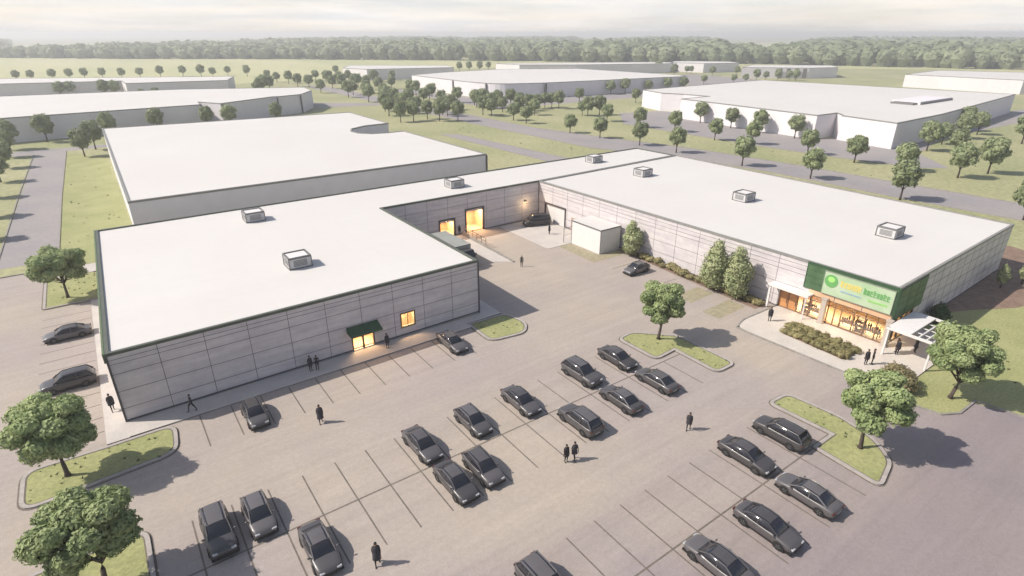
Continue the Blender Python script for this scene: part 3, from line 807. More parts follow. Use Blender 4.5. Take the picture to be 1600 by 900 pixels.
# the lettering is unreadable in the photograph: rows of letter-shaped strokes of the same size and colour
def strokes(name, s0, s1, z, h, n, m, seed, thick=0.11):
    rnd = random.Random(seed); g = MB(frw); w = (s1 - s0) / n
    for i in range(n):
        a = s0 + i * w + w * 0.10; b = s0 + (i + 1) * w - w * 0.10; k = rnd.choice((0, 1, 2, 3)); up = h * (1.25 if rnd.random() < 0.3 or i == 0 else 1.0)
        g.box(a, a + thick, 0.30, 0.335, z, z + up)
        if k == 0: g.box(a + thick, b, 0.30, 0.335, z + h - thick, z + h); g.box(b - thick, b, 0.30, 0.335, z, z + h - thick)
        if k == 1: g.box(a + thick, b, 0.30, 0.335, z, z + thick); g.box(a + thick, b, 0.30, 0.335, z + h * 0.5, z + h * 0.5 + thick); g.box(a + thick, b, 0.30, 0.335, z + h - thick, z + h)
        if k == 2: g.box(a + thick, b, 0.30, 0.335, z, z + thick); g.box(b - thick, b, 0.30, 0.335, z + thick, z + h)
        if k == 3: g.box(a + thick, b, 0.30, 0.335, z, z + thick); g.box(a + thick, b, 0.30, 0.335, z + h - thick, z + h); g.box(b - thick, b, 0.30, 0.335, z + thick, z + h - thick)
    return g.build(name, m, sg, world=True)
strokes('yellow_lettering', A0 + 1.95, A0 + 4.35, 5.42, 0.62, 6, M['sign_yellow'], 3, 0.11)
strokes('green_lettering', A0 + 4.55, A0 + 7.4, 5.38, 0.64, 8, M['sign_green'], 5, 0.12)
strokes('blue_lettering', A0 + 2.1, A0 + 4.5, 4.78, 0.18, 13, M['sign_blue'], 8, 0.05)
strokes('small_green_lettering', A0 + 5.2, A0 + 7.3, 4.72, 0.22, 10, M['sign_lime'], 9, 0.05)

# ------------------------------------------------------------------ roof units
def roof_unit():
    root = empty('roof_unit', (0, 0, 0), 0, None, 'roof unit', 'square air units standing on the white roofs')
    mb = MB(); mb.box(-1.3, 1.3, -1.2, 1.2, 0.12, 1.3); mb.box(-1.12, 1.12, -1.02, 1.02, 1.3, 1.36, 1); mb.build('casing', [M['unit'], M['white']], root)
    mb = MB(); mb.box(-1.4, 1.4, -1.3, 1.3, 0.0, 0.12); mb.build('base', M['unit_dark'], root)
    mb = MB(); mb.ring([(-1.36, -1.26), (1.36, -1.26), (1.36, 1.26), (-1.36, 1.26)], [(-1.2, -1.1), (1.2, -1.1), (1.2, 1.1), (-1.2, 1.1)], 1.25, 1.48)
    for x in (-1.33, 1.33):
        for y in (-1.23, 1.23): mb.box(x - 0.05, x + 0.05, y - 0.05, y + 0.05, 0.12, 1.3)
    mb.build('frame', M['unit_dark'], root)
    mb = MB()
    for k in range(5): mb.box(-0.8, 0.8, -1.24, -1.2, 0.35 + k * 0.16, 0.42 + k * 0.16)
    mb.build('louvre', M['unit_dark'], root)
    mb = MB()
    for k in range(5): mb.box(-1.34, -1.3, -0.8, 0.8, 0.35 + k * 0.16, 0.42 + k * 0.16)
    mb.build('louvre', M['unit_dark'], root)
    return root
ru = roof_unit()
units = [(16.9, 68.3, 'square air unit standing alone on the near square part of the warehouse roof'),
         (17.2, 91.0, 'square air unit at the back edge of the warehouse roof, leftmost of the units'),
         (52.4, 91.2, 'square air unit on the narrow wing roof above the lit dock doors'),
         (88.6, 92.6, 'square air unit at the far right end of the narrow wing roof'),
         (87.4, 77.2, 'farthest square air unit on the store roof, close to the wing'),
         (87.4, 54.5, 'middle one of three square air units on the store roof'),
         (87.4, 31.4, 'nearest square air unit on the store roof, behind the green sign corner')]
for i, (x, y, lab) in enumerate(units):
    o = ru if i == 0 else copy_tree(ru)
    o.location = (x, y, 7.12); o['label'] = lab

# ------------------------------------------------------------------ utility box, rail, truck
ub = empty('utility_enclosure', (62.95, 63.2, 0), 0, 'plain white flat-topped enclosure standing against the store wall by the loading yard', 'enclosure')
mb = MB(); mb.box(0, 4.5, 0, 7.0, 0, 3.95); mb.build('wall', M['white'], ub)
mb = MB(); mb.box(-0.06, 4.56, -0.06, 7.06, 3.95, 4.1); mb.build('roof', [M['roof']], ub)
mb = MB()
for x, y in ((0, 0), (4.5, 0), (0, 7.0)): mb.box(x - 0.04, x + 0.04, y - 0.04, y + 0.04, 0, 3.95)
mb.box(-0.08, 4.58, -0.08, -0.061, 3.9, 4.12); mb.box(-0.08, -0.061, -0.08, 7.08, 3.9, 4.12)
mb.build('trim', M['unit_dark'], ub)
gt = empty('yard_gate', (61.9, 71.0, 0), 0, 'thin metal pipe gate frame behind the white enclosure', 'gate')
mb = MB(); mb.tube([(0, 0, 0), (0, 0, 2.6)], 0.05); mb.build('post', M['unit_dark'], gt); mb = MB(); mb.tube([(5.0, 0.4, 0), (5.0, 0.4, 2.6)], 0.05); mb.build('post', M['unit_dark'], gt)
mb = MB(); mb.tube([(0, 0, 2.55), (5.0, 0.4, 2.55)], 0.04); mb.tube([(0, 0, 1.3), (5.0, 0.4, 1.3)], 0.03); mb.build('rail', M['unit_dark'], gt)

rp = empty('dock_ramp', (49.4, 68.5, 0), 0, 'low concrete dock ramp wall with brown handrail beside the lit dock doors', 'ramp')
mb = MB()
mb.add([(0, 0, 0), (0.28, 0, 0), (0.28, 15.5, 0), (0, 15.5, 0), (0, 0, 0.18), (0.28, 0, 0.18), (0.28, 15.5, 0.95), (0, 15.5, 0.95)], [(3, 2, 1, 0), (4, 5, 6, 7), (0, 1, 5, 4), (1, 2, 6, 5), (2, 3, 7, 6), (3, 0, 4, 7)])
mb.build('ramp_wall', M['kerb'], rp)
mb = MB()
mb.add([(-2.6, 2.0, 0.01), (-0.01, 0.3, 0.01), (-0.01, 15.5, 0.01), (-2.6, 15.5, 0.01), (-2.6, 2.0, 0.05), (-0.01, 0.3, 0.05), (-0.01, 15.5, 0.35), (-2.6, 15.5, 0.35)], [(3, 2, 1, 0), (4, 5, 6, 7), (0, 1, 5, 4), (1, 2, 6, 5), (2, 3, 7, 6), (3, 0, 4, 7)])
mb.build('ramp_slab', M['concrete'], rp)
hr = MB()
for k in range(6): y = 8.0 + k * 1.4; hr.tube([(0.14, y, 0.5), (0.14, y, 1.75)], 0.045, 6)
hr.tube([(0.14, 8.0, 1.72), (0.14, 15.0, 1.85)], 0.05, 6); hr.tube([(0.14, 8.0, 1.25), (0.14, 15.0, 1.4)], 0.035, 6)
hr.build('handrail', M['rail'], rp)

def wheel(parent, x, y, r=0.34, w=0.24, side=1, seg=18):
    vs = []; fs = []
    prof = [(0, 0.62 * r), (0, 0.93 * r), (0.03, r), (w - 0.03, r), (w, 0.93 * r), (w, 0.62 * r)]
    n = len(prof)
    for k in range(seg):
        t = 2 * math.pi * k / seg
        for (d, rr) in prof: vs.append((side * d, rr * math.cos(t), rr * math.sin(t)))
    for k in range(seg):
        k2 = (k + 1) % seg
        for j in range(n - 1): fs.append((k * n + j, k * n + j + 1, k2 * n + j + 1, k2 * n + j))
    t_ = MB(); t_.add(vs, fs); tyre = t_.build('wheel', M['tyre'], parent, smooth=False); tyre.location = (x, y, r)
    rm = MB(); vs = []; fs = []
    for k in range(seg):
        t = 2 * math.pi * k / seg; vs.append((side * (w - 0.02), 0.64 * r * math.cos(t), 0.64 * r * math.sin(t)))
    vs.append((side * (w - 0.05), 0, 0)); fs = [(k, (k + 1) % seg, seg) for k in range(seg)]
    rm.add(vs, fs)
    for k in range(5):
        t = 2 * math.pi * k / 5; c, s = math.cos(t), math.sin(t)
        rm.add([(side * (w - 0.012), -s * 0.03 + c * 0.05, c * 0.03 + s * 0.05), (side * (w - 0.012), s * 0.03 + c * 0.05, -c * 0.03 + s * 0.05),
                (side * (w - 0.012), s * 0.03 + c * 0.6 * r, -c * 0.03 + s * 0.6 * r), (side * (w - 0.012), -s * 0.03 + c * 0.6 * r, c * 0.03 + s * 0.6 * r)], [(0, 1, 2, 3)])
    rm.build('rim', M['rim'], tyre)
    return tyre

# box truck backed towards the dock
tk = empty('box_truck', (42.4, 75.5, 0), 0, 'grey box truck with dark cab parked between the warehouse side wall and the dock ramp', 'truck')
mb = MB(); mb.box(-1.35, 1.35, -3.6, 4.3, 0.95, 3.3); mb.build('cargo_box', M['truck_box'], tk)
mb = MB()
for x in (-1.37, 1.35): mb.box(x, x + 0.02, -3.6, 4.3, 3.18, 3.32); mb.box(x, x + 0.02, -3.6, 4.3, 0.93, 1.05)
mb.box(-1.35, 1.35, -3.62, -3.6, 3.18, 3.32); mb.build('trim', M['unit_dark'], tk)
mb = MB(); mb.box(-0.5, 0.5, -6.0, 4.2, 0.5, 0.9); mb.build('chassis', M['car_trim'], tk)
cab = MB()
prof = [(-3.75, 0.55), (-3.75, 2.75), (-4.9, 2.85), (-5.55, 1.9), (-6.1, 1.6), (-6.15, 0.55)]
vs = [(x, y, z) for x in (-1.1, 1.1) for y, z in prof]; n = len(prof)
cab.add(vs, [tuple(range(n)), tuple(reversed(range(n, 2 * n)))] + [(i, n + i, n + (i + 1) % n, (i + 1) % n) for i in range(n)])
cabo = cab.build('cab', M['car'], tk)
bv = cabo.modifiers.new('b', 'BEVEL'); bv.width = 0.12; bv.segments = 3
mb = MB(); mb.add([(-0.95, -4.98, 2.76), (0.95, -4.98, 2.76), (0.98, -5.54, 1.96), (-0.98, -5.54, 1.96)], [(0, 1, 2, 3)])
for s in (-1, 1): mb.add([(s * 1.11, -4.0, 1.9), (s * 1.11, -5.3, 1.9), (s * 1.11, -4.85, 2.6), (s * 1.11, -4.0, 2.6)], [(0, 1, 2, 3)])
mb.v = [(x, y - 0.02, z + 0.02) for x, y, z in mb.v]; mb.build('window', M['car_glass'], tk)
for s in (-1, 1):
    wheel(tk, s * 0.85, -5.0, 0.48, 0.28, s); wheel(tk, s * 0.95, 3.2, 0.48, 0.4, s)
    mb = MB(); mb.box(s * 0.75 - 0.18, s * 0.75 + 0.18, -6.18, -6.13, 0.8, 1.05); mb.build('headlight', M['headlight'], tk)
    mb = MB(); mb.box(s * 1.3 - 0.1, s * 1.3 + 0.1, -5.2, -5.1, 1.9, 2.3); mb.build('mirror', M['car_trim'], tk)

# ------------------------------------------------------------------ cars
def loft(mb, rings, m=0, closed=True, mfun=None):
    n = len(rings[0]); base = len(mb.v)
    mb.v += [tuple(p) for r in rings for p in r]
    for i in range(len(rings) - 1):
        for k in range(n if closed else n - 1):
            k2 = (k + 1) % n
            mb.f.append((base + i * n + k, base + i * n + k2, base + (i + 1) * n + k2, base + (i + 1) * n + k))
            mb.m.append(mfun(i, k) if mfun else m)
    mb.f.append(tuple(base + k for k in reversed(range(n)))); mb.m.append(m)
    mb.f.append(tuple(base + (len(rings) - 1) * n + k for k in range(n))); mb.m.append(m)

def interp(tab, t):
    for (a, va), (b, vb) in zip(tab[:-1], tab[1:]):
        if a <= t <= b: return va + (vb - va) * (t - a) / (b - a)
    return tab[-1][1] if t > tab[-1][0] else tab[0][1]

def make_car(kind):
    """Front of the car points to local +Y."""
    spec = {
        'sedan': dict(L=4.75, W=1.84, H=1.43, top=[(-2.38, .62), (-2.30, .92), (-1.5, 1.0), (-1.0, 1.0), (.9, .98), (1.25, .93), (2.0, .80), (2.25, .70), (2.38, .52)], gh=(-1.75, -0.95, 0.30, 1.18)),
        'hatch': dict(L=4.35, W=1.82, H=1.52, top=[(-2.18, .62), (-2.12, .98), (-1.5, 1.02), (-1.0, 1.02), (.9, 1.0), (1.15, .96), (1.85, .84), (2.08, .72), (2.18, .54)], gh=(-2.02, -1.35, 0.25, 1.10)),
        'suv': dict(L=4.75, W=1.92, H=1.72, top=[(-2.38, .68), (-2.32, 1.08), (-1.5, 1.12), (-1.0, 1.12), (.9, 1.10), (1.2, 1.07), (2.05, .96), (2.28, .82), (2.38, .60)], gh=(-2.25, -1.75, 0.25, 1.15)),
        'van': dict(L=5.1, W=2.0, H=2.05, top=[(-2.55, .75), (-2.5, 1.15), (-1.5, 1.2), (-1.0, 1.2), (.9, 1.18), (1.4, 1.15), (2.2, 1.0), (2.45, .85), (2.55, .62)], gh=(-2.45, -2.2, 0.75, 1.6)),
    }[kind]
    L, W, H, top, gh = spec['L'], spec['W'], spec['H'], spec['top'], spec['gh']
    root = empty('parked_car', (0, 0, 0), 0, None, 'car')
    hw = W / 2
    wt = [(-L / 2, .80), (-L / 2 + .12, .91), (-L / 2 + .5, .985), (-L / 4, 1), (L / 4, 1), (L / 2 - .6, .97), (L / 2 - .25, .90), (L / 2 - .08, .80), (L / 2, .66)]
    st_ = [-L / 2, -L / 2 + .06, -L / 2 + .2, -L / 2 + .5, -1.35, -1.0, -.4, .3, .9, 1.2, L / 2 - .7, L / 2 - .35, L / 2 - .12, L / 2]
    rings = []
    for y in st_:
        w = hw * interp(wt, y); z = interp(top, y); e = 1.0
        zb = 0.24 + (0.10 if abs(y) > L / 2 - 0.1 else 0)
        half = [(w * .90, zb), (w * .985, zb + .10), (w, .50 * z + .15), (w * .985, z - .16), (w * .93, z - .05), (w * .78, z), (w * .35, z + .025)]
        rings.append([(x, y, zz) for x, zz in half] + [(-x, y, zz) for x, zz in reversed(half)])
    mb = MB(); loft(mb, rings)
    body = mb.build('body', M['car'], root, smooth=True)
    s = body.modifiers.new('s', 'SUBSURF'); s.levels = 1; s.render_levels = 1
    # greenhouse: glass all round, painted roof and pillars
    y0, y1, y2, y3 = gh; belt = interp(top, 0) - 0.03
    def gring(y, zt, wf, wt_):
        half = [(hw * wf, belt - 0.02), (hw * (wf * .6 + wt_ * .4), belt + (zt - belt) * .5), (hw * wt_, zt - 0.03), (hw * wt_ * .82, zt + .005), (hw * .25, zt + .02)]
        return [(x, y, z) for x, z in half] + [(-x, y, z) for x, z in reversed(half)]
    ys = [(y0, belt + .02, .80, .74), (y1, H - .05, .90, .70), (y1 * .5 + y2 * .5, H, .92, .72), (y2, H - .04, .90, .70), (y3, belt + .02, .80, .72)]
    rg = []
    for y, z, a, b in ys: rg.append(gring(y, z, a, b))
    mb = MB(); loft(mb, rg); gl = mb.build('window_glass', M['car_glass'], root, smooth=True)
    # painted roof skin and pillars
    mb = MB()
    def P_(i, x, dz=0.012):
        y, z, a, b = ys[i]; return (x * hw, y, z + dz)
    rw = .70
    nX = 6
    rows = []
    for (y, z, a, b) in [(y1 - .04, H - .055, 0, 0), (y1 * .5 + y2 * .5, H, 0, 0), (y2 + .04, H - .045, 0, 0)]:
        rows.append([(hw * rw * (-1 + 2 * k / nX), y, z + .032 - .05 * abs(-1 + 2 * k / nX) ** 3) for k in range(nX + 1)])
    base = 0
    vs = [p for r in rows for p in r]; fs = []
    for i in range(2):
        for k in range(nX): fs.append((i * (nX + 1) + k, i * (nX + 1) + k + 1, (i + 1) * (nX + 1) + k + 1, (i + 1) * (nX + 1) + k))
    mb.add(vs, fs)
    for s in (-1, 1):
        r = .04
        mb.tube([(s * hw * .81, y3 + .02, belt), (s * hw * .71, y2, H - .05)], r, 5); mb.tube([(s * hw * .71, y2, H - .05), (s * hw * .725, (y1 + y2) / 2, H - .02), (s * hw * .71, y1, H - .06)], r, 5)
        mb.tube([(s * hw * .71, y1, H - .06), (s * hw * .82, y0 - .02, belt)], r * 1.6, 5)
        mb.tube([(s * hw * .925, (y1 + y2) / 2 - .1, belt), (s * hw * .735, (y1 + y2) / 2 - .05, H - .03)], r, 5)
    mb.build('roof', M['car'], root, smooth=False)
    wy = L * .29
    for sx in (-1, 1):
        for sy in (-1, 1):
            a = MB(); a.add([(sx * (hw + .004), sy * wy + .41 * math.cos(t * math.pi / 10), .33 + .41 * math.sin(t * math.pi / 10)) for t in range(-2, 13)], [tuple(range(15))])
            a.build('wheel_arch', M['car_trim'], root)
            wheel(root, sx * (hw - .205), sy * wy, .335, .225, sx)
    zf = interp(top, L / 2 - .2)
    for s in (-1, 1):
        b = MB(); b.box(s * hw * .62 - .17, s * hw * .62 + .17, L / 2 - .20, L / 2 - .02, zf - .20, zf - .07); o = b.build('headlight', M['headlight'], root); bb = o.modifiers.new('b', 'BEVEL'); bb.width = .04; bb.segments = 2
        b = MB(); b.box(s * hw * .72 - .15, s * hw * .72 + .15, -L / 2 - .005, -L / 2 + .10, belt - .27, belt - .12); o = b.build('taillight', M['taillight'], root)
        b = MB(); b.tube([(s * hw * .88, y3 - .25, belt + .02), (s * (hw + .10), y3 - .25, belt + .08), (s * (hw + .16), y3 - .27, belt + .08)], [.03, .075, .05], 6); b.build('mirror', M['car'], root, smooth=True)
        b = MB()
        b.box(s * (hw + .002) - .004, s * (hw + .002) + .004, -.62, -.46, belt - .20, belt - .17); b.build('door_handle', M['car_trim'], root)
    b = MB(); b.box(-.26, .26, -L / 2 - .015, -L / 2 + .02, .50, .62); b.build('number_plate', M['plate'], root)
    b = MB(); b.box(-.55, .55, L / 2 - .05, L / 2 + .01, .36, .50); b.build('grille', M['car_trim'], root)
    b = MB(); b.box(-hw * .93, hw * .93, -L / 2 + .12, L / 2 - .12, .17, .30); b.build('underbody', M['car_trim'], root)
    return root
protos = {k: make_car(k) for k in ('sedan', 'hatch', 'suv', 'van')}
used = set()
S_, N_ = math.pi, 0.0     # nose towards -Y or +Y
cars = [
 ('suv', 0.75, 36.9, S_, 'row of cars at lower left', 'dark grey estate car, leftmost in the lower double row beside the bottom left tree'),
 ('hatch', 3.5, 36.9, S_, '', 'dark grey hatchback parked second from the left in the lower double row'),
 ('sedan', 17.0, 37.0, S_, '', 'dark grey sedan directly behind the left one of two side by side front row cars'),
 ('hatch', 22.3, 37.2, S_, '', 'dark hatchback between empty stalls in the back row, left of the lot centre'),
 ('sedan', 27.75, 37.2, S_, '', 'dark sedan in the back row, just left of the group near the tree island'),
 ('suv', 35.8, 37.4, S_, '', 'dark grey estate car in the back row, leftmost of the group near the island'),
 ('sedan', 41.1, 37.5, S_, '', 'dark grey sedan in the back row, nearest the island with the round tree'),
 ('sedan', 6.15, 31.3, S_, '', 'dark sedan at the bottom edge, just right of the two leftmost cars'),
 ('sedan', 17.05, 31.4, S_, '', 'dark grey sedan in the front row, left one of two side by side cars'),
 ('hatch', 19.7, 31.5, S_, '', 'dark grey car in the front row, right one of two side by side cars'),
 ('suv', 30.35, 31.6, N_, '', 'tall dark estate car in the front row just behind the pair of walkers'),
 ('sedan', 35.85, 31.8, N_, '', 'dark grey car in the front row between the tall estate and the end car'),
 ('sedan', 41.2, 32.0, N_, '', 'dark grey car at the right end of the front row, below the tree island'),
 ('suv', 43.6, 19.8, N_, '', 'brownish grey car in the right hand rows beside the long grass island'),
 ('sedan', 38.5, 19.8, S_, '', 'dark grey sedan in the right hand rows, second from the long grass island'),
 ('suv', 16.9, 19.8, S_, '', 'dark car cut by the bottom edge of the photo near its centre'),
 ('sedan', 38.4, 14.4, N_, '', 'dark grey car, rightmost in the front line of the right hand rows'),
 ('sedan', 33.0, 14.4, S_, '', 'dark grey car, middle of three in the front line at lower right'),
 ('sedan', 27.5, 14.6, N_, '', 'dark grey car at the bottom edge, leftmost of three at lower right'),
 ('hatch', 6.35, 50.0, S_, '', 'dark hatchback parked along the warehouse front wall near the left island'),
 ('sedan', 28.2, 51.1, S_, '', 'dark sedan parked along the warehouse front wall beside the small grass island'),
 ('sedan', -7.7, 79.4, R(90), '', 'dark sedan in the side stalls left of the warehouse, the farther of two'),
 ('suv', -7.7, 66.6, R(90), '', 'dark car in the side stalls left of the warehouse, the nearer of two'),
 ('hatch', 62.0, 54.3, R(90), '', 'small dark car nosed away from the planting strip along the store wall'),
 ('van', 64.2, 81.6, R(72), '', 'large black van in the far corner of the loading yard by the white roller door'),
]
for kind, x, y, rz, _, lab in cars:
    if kind in used: o = copy_tree(protos[kind])
    else: o = protos[kind]; used.add(kind)
    o.location = (x, y, 0.062 if kind == 'van' else 0.013)
    o.rotation_euler = (0, 0, rz + random.uniform(-0.02, 0.02))
    o['label'] = lab
    o['group'] = 'dark cars parked in the lot'
    o['category'] = 'van' if kind == 'van' else 'car'
    if kind == 'van':
        o.name = 'parked_van'
        for ch in o.children:
            if ch.name.split('.')[0] in ('body', 'roof', 'mirror'): ch.data.materials[0] = M['black_paint']

# ------------------------------------------------------------------ people
def skin_figure(pose):
    """One continuous body grown over a joint skeleton; faces +Y."""
    st_ = {'stand': 0.0, 'walk': 0.34, 'stride': 0.5}[pose]
    V = []; E = []; RD = []
    def v(p, r, parent=None):
        V.append(p); RD.append(r)
        if parent is not None: E.append((parent, len(V) - 1))
        return len(V) - 1
    pel = v((0, 0, .96), .15)
    wa = v((0, 0, 1.10), .13, pel); ch = v((0, .01, 1.32), .16, wa); up = v((0, 0, 1.46), .10, ch)
    nk = v((0, .01, 1.54), .055, up); hd = v((0, .02, 1.63), .088, nk); tp = v((0, .015, 1.72), .075, hd)
    for s in (-1, 1):
        f = s * st_
        hp = v((s * .10, 0, .88), .10, pel); kn = v((s * .11, f * .42 + .03, .50), .065, hp); an = v((s * .11, f * .62 - .02, .10), .042, kn)
        he = v((s * .11, f * .62 + .02, .045), .042, an); v((s * .12, f * .62 + .16, .035), .035, he)
        sh = v((s * .19, 0, 1.42), .062, up); el = v((s * .24, -f * .22, 1.14), .045, sh); wr = v((s * .23, -f * .38 + .08, .90), .028, el)
        pm = v((s * .23, -f * .40 + .10, .84), .03, wr)
        for k, (dx, l) in enumerate(((-.026, .070), (-.009, .080), (.009, .076), (.026, .060))):
            kk = v((s * .23 + dx * .35, -f * .40 + .105 + dx, .80), .0095, pm); v((s * .225 + dx * .35, -f * .40 + .125 + dx, .80 - l), .008, kk)
        th = v((s * .21, -f * .40 + .135, .84), .011, pm); v((s * .20, -f * .40 + .155, .80), .009, th)
    me = bpy.data.meshes.new('person_body'); me.from_pydata(V, E, [])
    o = bpy.data.objects.new('body_tmp', me); COL.objects.link(o)
    sm = o.modifiers.new('skin', 'SKIN'); sm.use_smooth_shade = True
    for i, d in enumerate(me.skin_vertices[0].data):
        d.radius = (RD[i], RD[i] * (.72 if i in (0, 1, 2, 3) else 1)); d.use_root = (i == 0)
    ss = o.modifiers.new('sub', 'SUBSURF'); ss.levels = 1; ss.render_levels = 1
    dg = bpy.context.evaluated_depsgraph_get(); dg.update()
    m2 = bpy.data.meshes.new_from_object(o.evaluated_get(dg)); bpy.data.objects.remove(o)
    m2.materials.clear()
    for mm in ('cloth', 'skin'): m2.materials.append(M[mm])
    for p in m2.polygons:
        z = p.center.z; x = abs(p.center.x)
        p.material_index = 1 if (z > 1.53 or (z < .875 and z > .68 and x > .175)) else 0
        p.use_smooth = True
    return m2
bodies = {p: skin_figure(p) for p in ('stand', 'walk', 'stride')}
def ell(mb, c, r, seg=10, ring=6, cut=-1.0, m=0):
    rings = []
    for i in range(ring + 1):
        t = math.pi * i / ring; z = math.cos(t)
        if z < cut: break
        rings.append([(c[0] + r[0] * math.sin(t) * math.cos(2 * math.pi * k / seg), c[1] + r[1] * math.sin(t) * math.sin(2 * math.pi * k / seg), c[2] + r[2] * z) for k in range(seg)])
    base = len(mb.v)
    mb.v += [p for rr in rings for p in rr]
    for i in range(len(rings) - 1):
        for k in range(seg):
            k2 = (k + 1) % seg; mb.f.append((base + i * seg + k, base + (i + 1) * seg + k, base + (i + 1) * seg + k2, base + i * seg + k2)); mb.m.append(m)
def make_person(pose, coat, long_hair):
    root = empty('person', (0, 0, 0), 0, None, 'person')
    b = bpy.data.objects.new('body', bodies[pose]); COL.objects.link(b); b.parent = root
    h = MB(); ell(h, (0, .0, 1.69), (.092, .105, .105), cut=-0.25)
    if long_hair: ell(h, (0, -.055, 1.58), (.085, .055, .16))
    h.build('hair', M['hair'], root, smooth=True)
    f = MB(); f.tube([(0, .11, 1.67), (0, .135, 1.635)], [.012, .018], 5)
    for s in (-1, 1): f.tube([(s * .088, .02, 1.67), (s * .096, .015, 1.63)], .016, 5)
    f.build('nose_and_ears', M['skin'], root)
    f = MB()
    for s in (-1, 1): ell(f, (s * .032, .105, 1.668), (.012, .008, .007), 6, 4)
    f.build('eyes', M['hair'], root)
    if coat:
        c = MB(); rings = []
        for z, rx, ry in ((1.49, .13, .09), (1.42, .235, .145), (1.25, .225, .16), (1.05, .20, .15), (.85, .24, .185), (.66 if coat == 1 else .45, .27, .215)):
            rings.append([(rx * math.cos(2 * math.pi * k / 14), ry * math.sin(2 * math.pi * k / 14), z) for k in range(14)])
        base = len(c.v); c.v += [p for r in rings for p in r]
        for i in range(len(rings) - 1):
            for k in range(14): c.f.append((base + i * 14 + k, base + (i + 1) * 14 + k, base + (i + 1) * 14 + (k + 1) % 14, base + i * 14 + (k + 1) % 14)); c.m.append(0)
        c.build('coat', M['cloth2'], root, smooth=True)
    return root
pp = {}
people = [
 ('stand', 1, 0, 13.2, 55.1, 200, 1.03, 'person in dark coat, left one of two standing at the warehouse front wall'),
 ('stand', 0, 0, 13.85, 54.9, 150, 1.0, 'person in dark clothes, right one of two standing at the warehouse front wall'),
 ('stand', 1, 1, 21.9, 54.9, 190, 1.05, 'person in dark coat standing beside the lit door under the green canopy'),
 ('stride', 0, 0, 1.75, 54.5, 100, 1.06, 'person striding along the shaded walk at the left end of the warehouse'),
 ('walk', 1, 0, -4.4, 59.0, 190, 1.08, 'person in dark coat walking on the walk at the warehouse corner'),
 ('walk', 2, 1, 11.1, 45.8, 170, 1.12, 'person in long dark coat walking alone past the parked hatchback at the warehouse'),
 ('walk', 1, 0, 37.9, 25.3, 120, 1.06, 'person in dark coat walking alone towards the right hand rows of cars'),
 ('stand', 1, 0, 26.05, 28.5, 175, 1.03, 'person in dark coat, left one of two walking side by side mid lot'),
 ('walk', 1, 0, 26.8, 28.3, 170, 1.06, 'person in dark coat, right one of two walking side by side mid lot'),
 ('walk', 2, 1, 9.0, 28.2, 160, 1.12, 'person in long dark coat walking alone at the bottom of the lot'),
 ('stand', 0, 0, 49.35, 66.2, 150, 1.05, 'person in dark clothes standing alone in the middle of the yard below the ramp'),
 ('stand', 1, 0, 62.7, 75.9, 200, 1.06, 'person in dark coat standing between the black van and the white enclosure'),
 ('stand', 1, 0, 49.1, 84.4, 180, 1.0, 'person in dark coat standing between the two lit dock doors'),
 ('stand', 1, 1, 63.5, 33.3, 120, 1.08, 'person in dark coat standing at the left end of the store patio'),
 ('stand', 1, 0, 62.5, 21.3, 150, 1.06, 'person in dark coat, left one of two at the right end of the shrub bed'),
 ('stand', 0, 1, 63.15, 20.95, 200, 1.06, 'person in dark clothes, right one of two at the right end of the shrub bed'),
 ('stand', 1, 0, 67.5, 20.3, 150, 1.05, 'person in dark coat, left one of those under the white entrance canopy'),
 ('stand', 0, 0, 68.0, 20.6, 10, 1.0, 'person in dark clothes, middle one of those under the white entrance canopy'),
 ('stand', 1, 0, 69.6, 19.3, 220, 1.05, 'person in dark coat, right one of those under the white entrance canopy'),
]
for pose, coat, lh, x, y, rz, sc, lab in people:
    k = (pose, coat, lh)
    if k in pp: o = copy_tree(pp[k])
    else: o = pp[k] = make_person(pose, coat, lh)
    z = 0.13 if (y > 53.6 and x < 35) or (x > 59.5 and y < 35.2) else (0.062 if x > 57 else 0.013)
    if 49 < x < 49.3 and y > 80: z = 0.34
    o.location = (x, y, z); o.rotation_euler = (0, 0, R(rz)); o.scale = (sc, sc, sc)
    o['label'] = lab
    if 'group' in o: del o['group']

# ------------------------------------------------------------------ trees
def leaf_cloud(lobes, n, size, seed, flat=0.75, core=True):
    """lobes: (centre, radii). Small leaf-clump faces over each lobe's shell and inside it."""
    rnd = random.Random(seed); mb = MB()
    wts = [r[0] * r[1] + r[1] * r[2] for _, r in lobes]; tot = sum(wts)
    for (c, r), wgt in zip(lobes, wts):
        k = int(n * wgt / tot)
        for _ in range(k):
            z = rnd.uniform(-0.85, 1); t = rnd.uniform(0, 2 * math.pi); q = math.sqrt(1 - z * z)
            d = Vector((q * math.cos(t), q * math.sin(t), z))
            bump = 1 + 0.22 * noise.noise(Vector(c) * 3 + d * 2.3) + 0.12 * noise.noise(d * 6 + Vector(c))
            rr = (rnd.uniform(0.80, 1.0) if rnd.random() < 0.8 else rnd.uniform(0.45, 1.12)) * bump
            p = Vector((c[0] + d.x * r[0] * rr, c[1] + d.y * r[1] * rr, c[2] + d.z * r[2] * rr))
            nn = (Vector((d.x / r[0], d.y / r[1], d.z / r[2])).normalized() + Vector((rnd.gauss(0, .38), rnd.gauss(0, .38), rnd.gauss(0, .38)))).normalized()
            a = nn.orthogonal().normalized(); b = nn.cross(a); ang = rnd.uniform(0, 6.28)
            a, b = a * math.cos(ang) + b * math.sin(ang), b * math.cos(ang) - a * math.sin(ang)
            s = size * rnd.uniform(.6, 1.3)
            mb.v += [tuple(p + a * s), tuple(p + b * s * flat), tuple(p - a * s), tuple(p - b * s * flat)]
            i = len(mb.v); mb.f.append((i - 4, i - 3, i - 2, i - 1)); mb.m.append(0)
        if core: ell(mb, c, (r[0] * .74, r[1] * .74, r[2] * .74), 8, 6)
    return mb

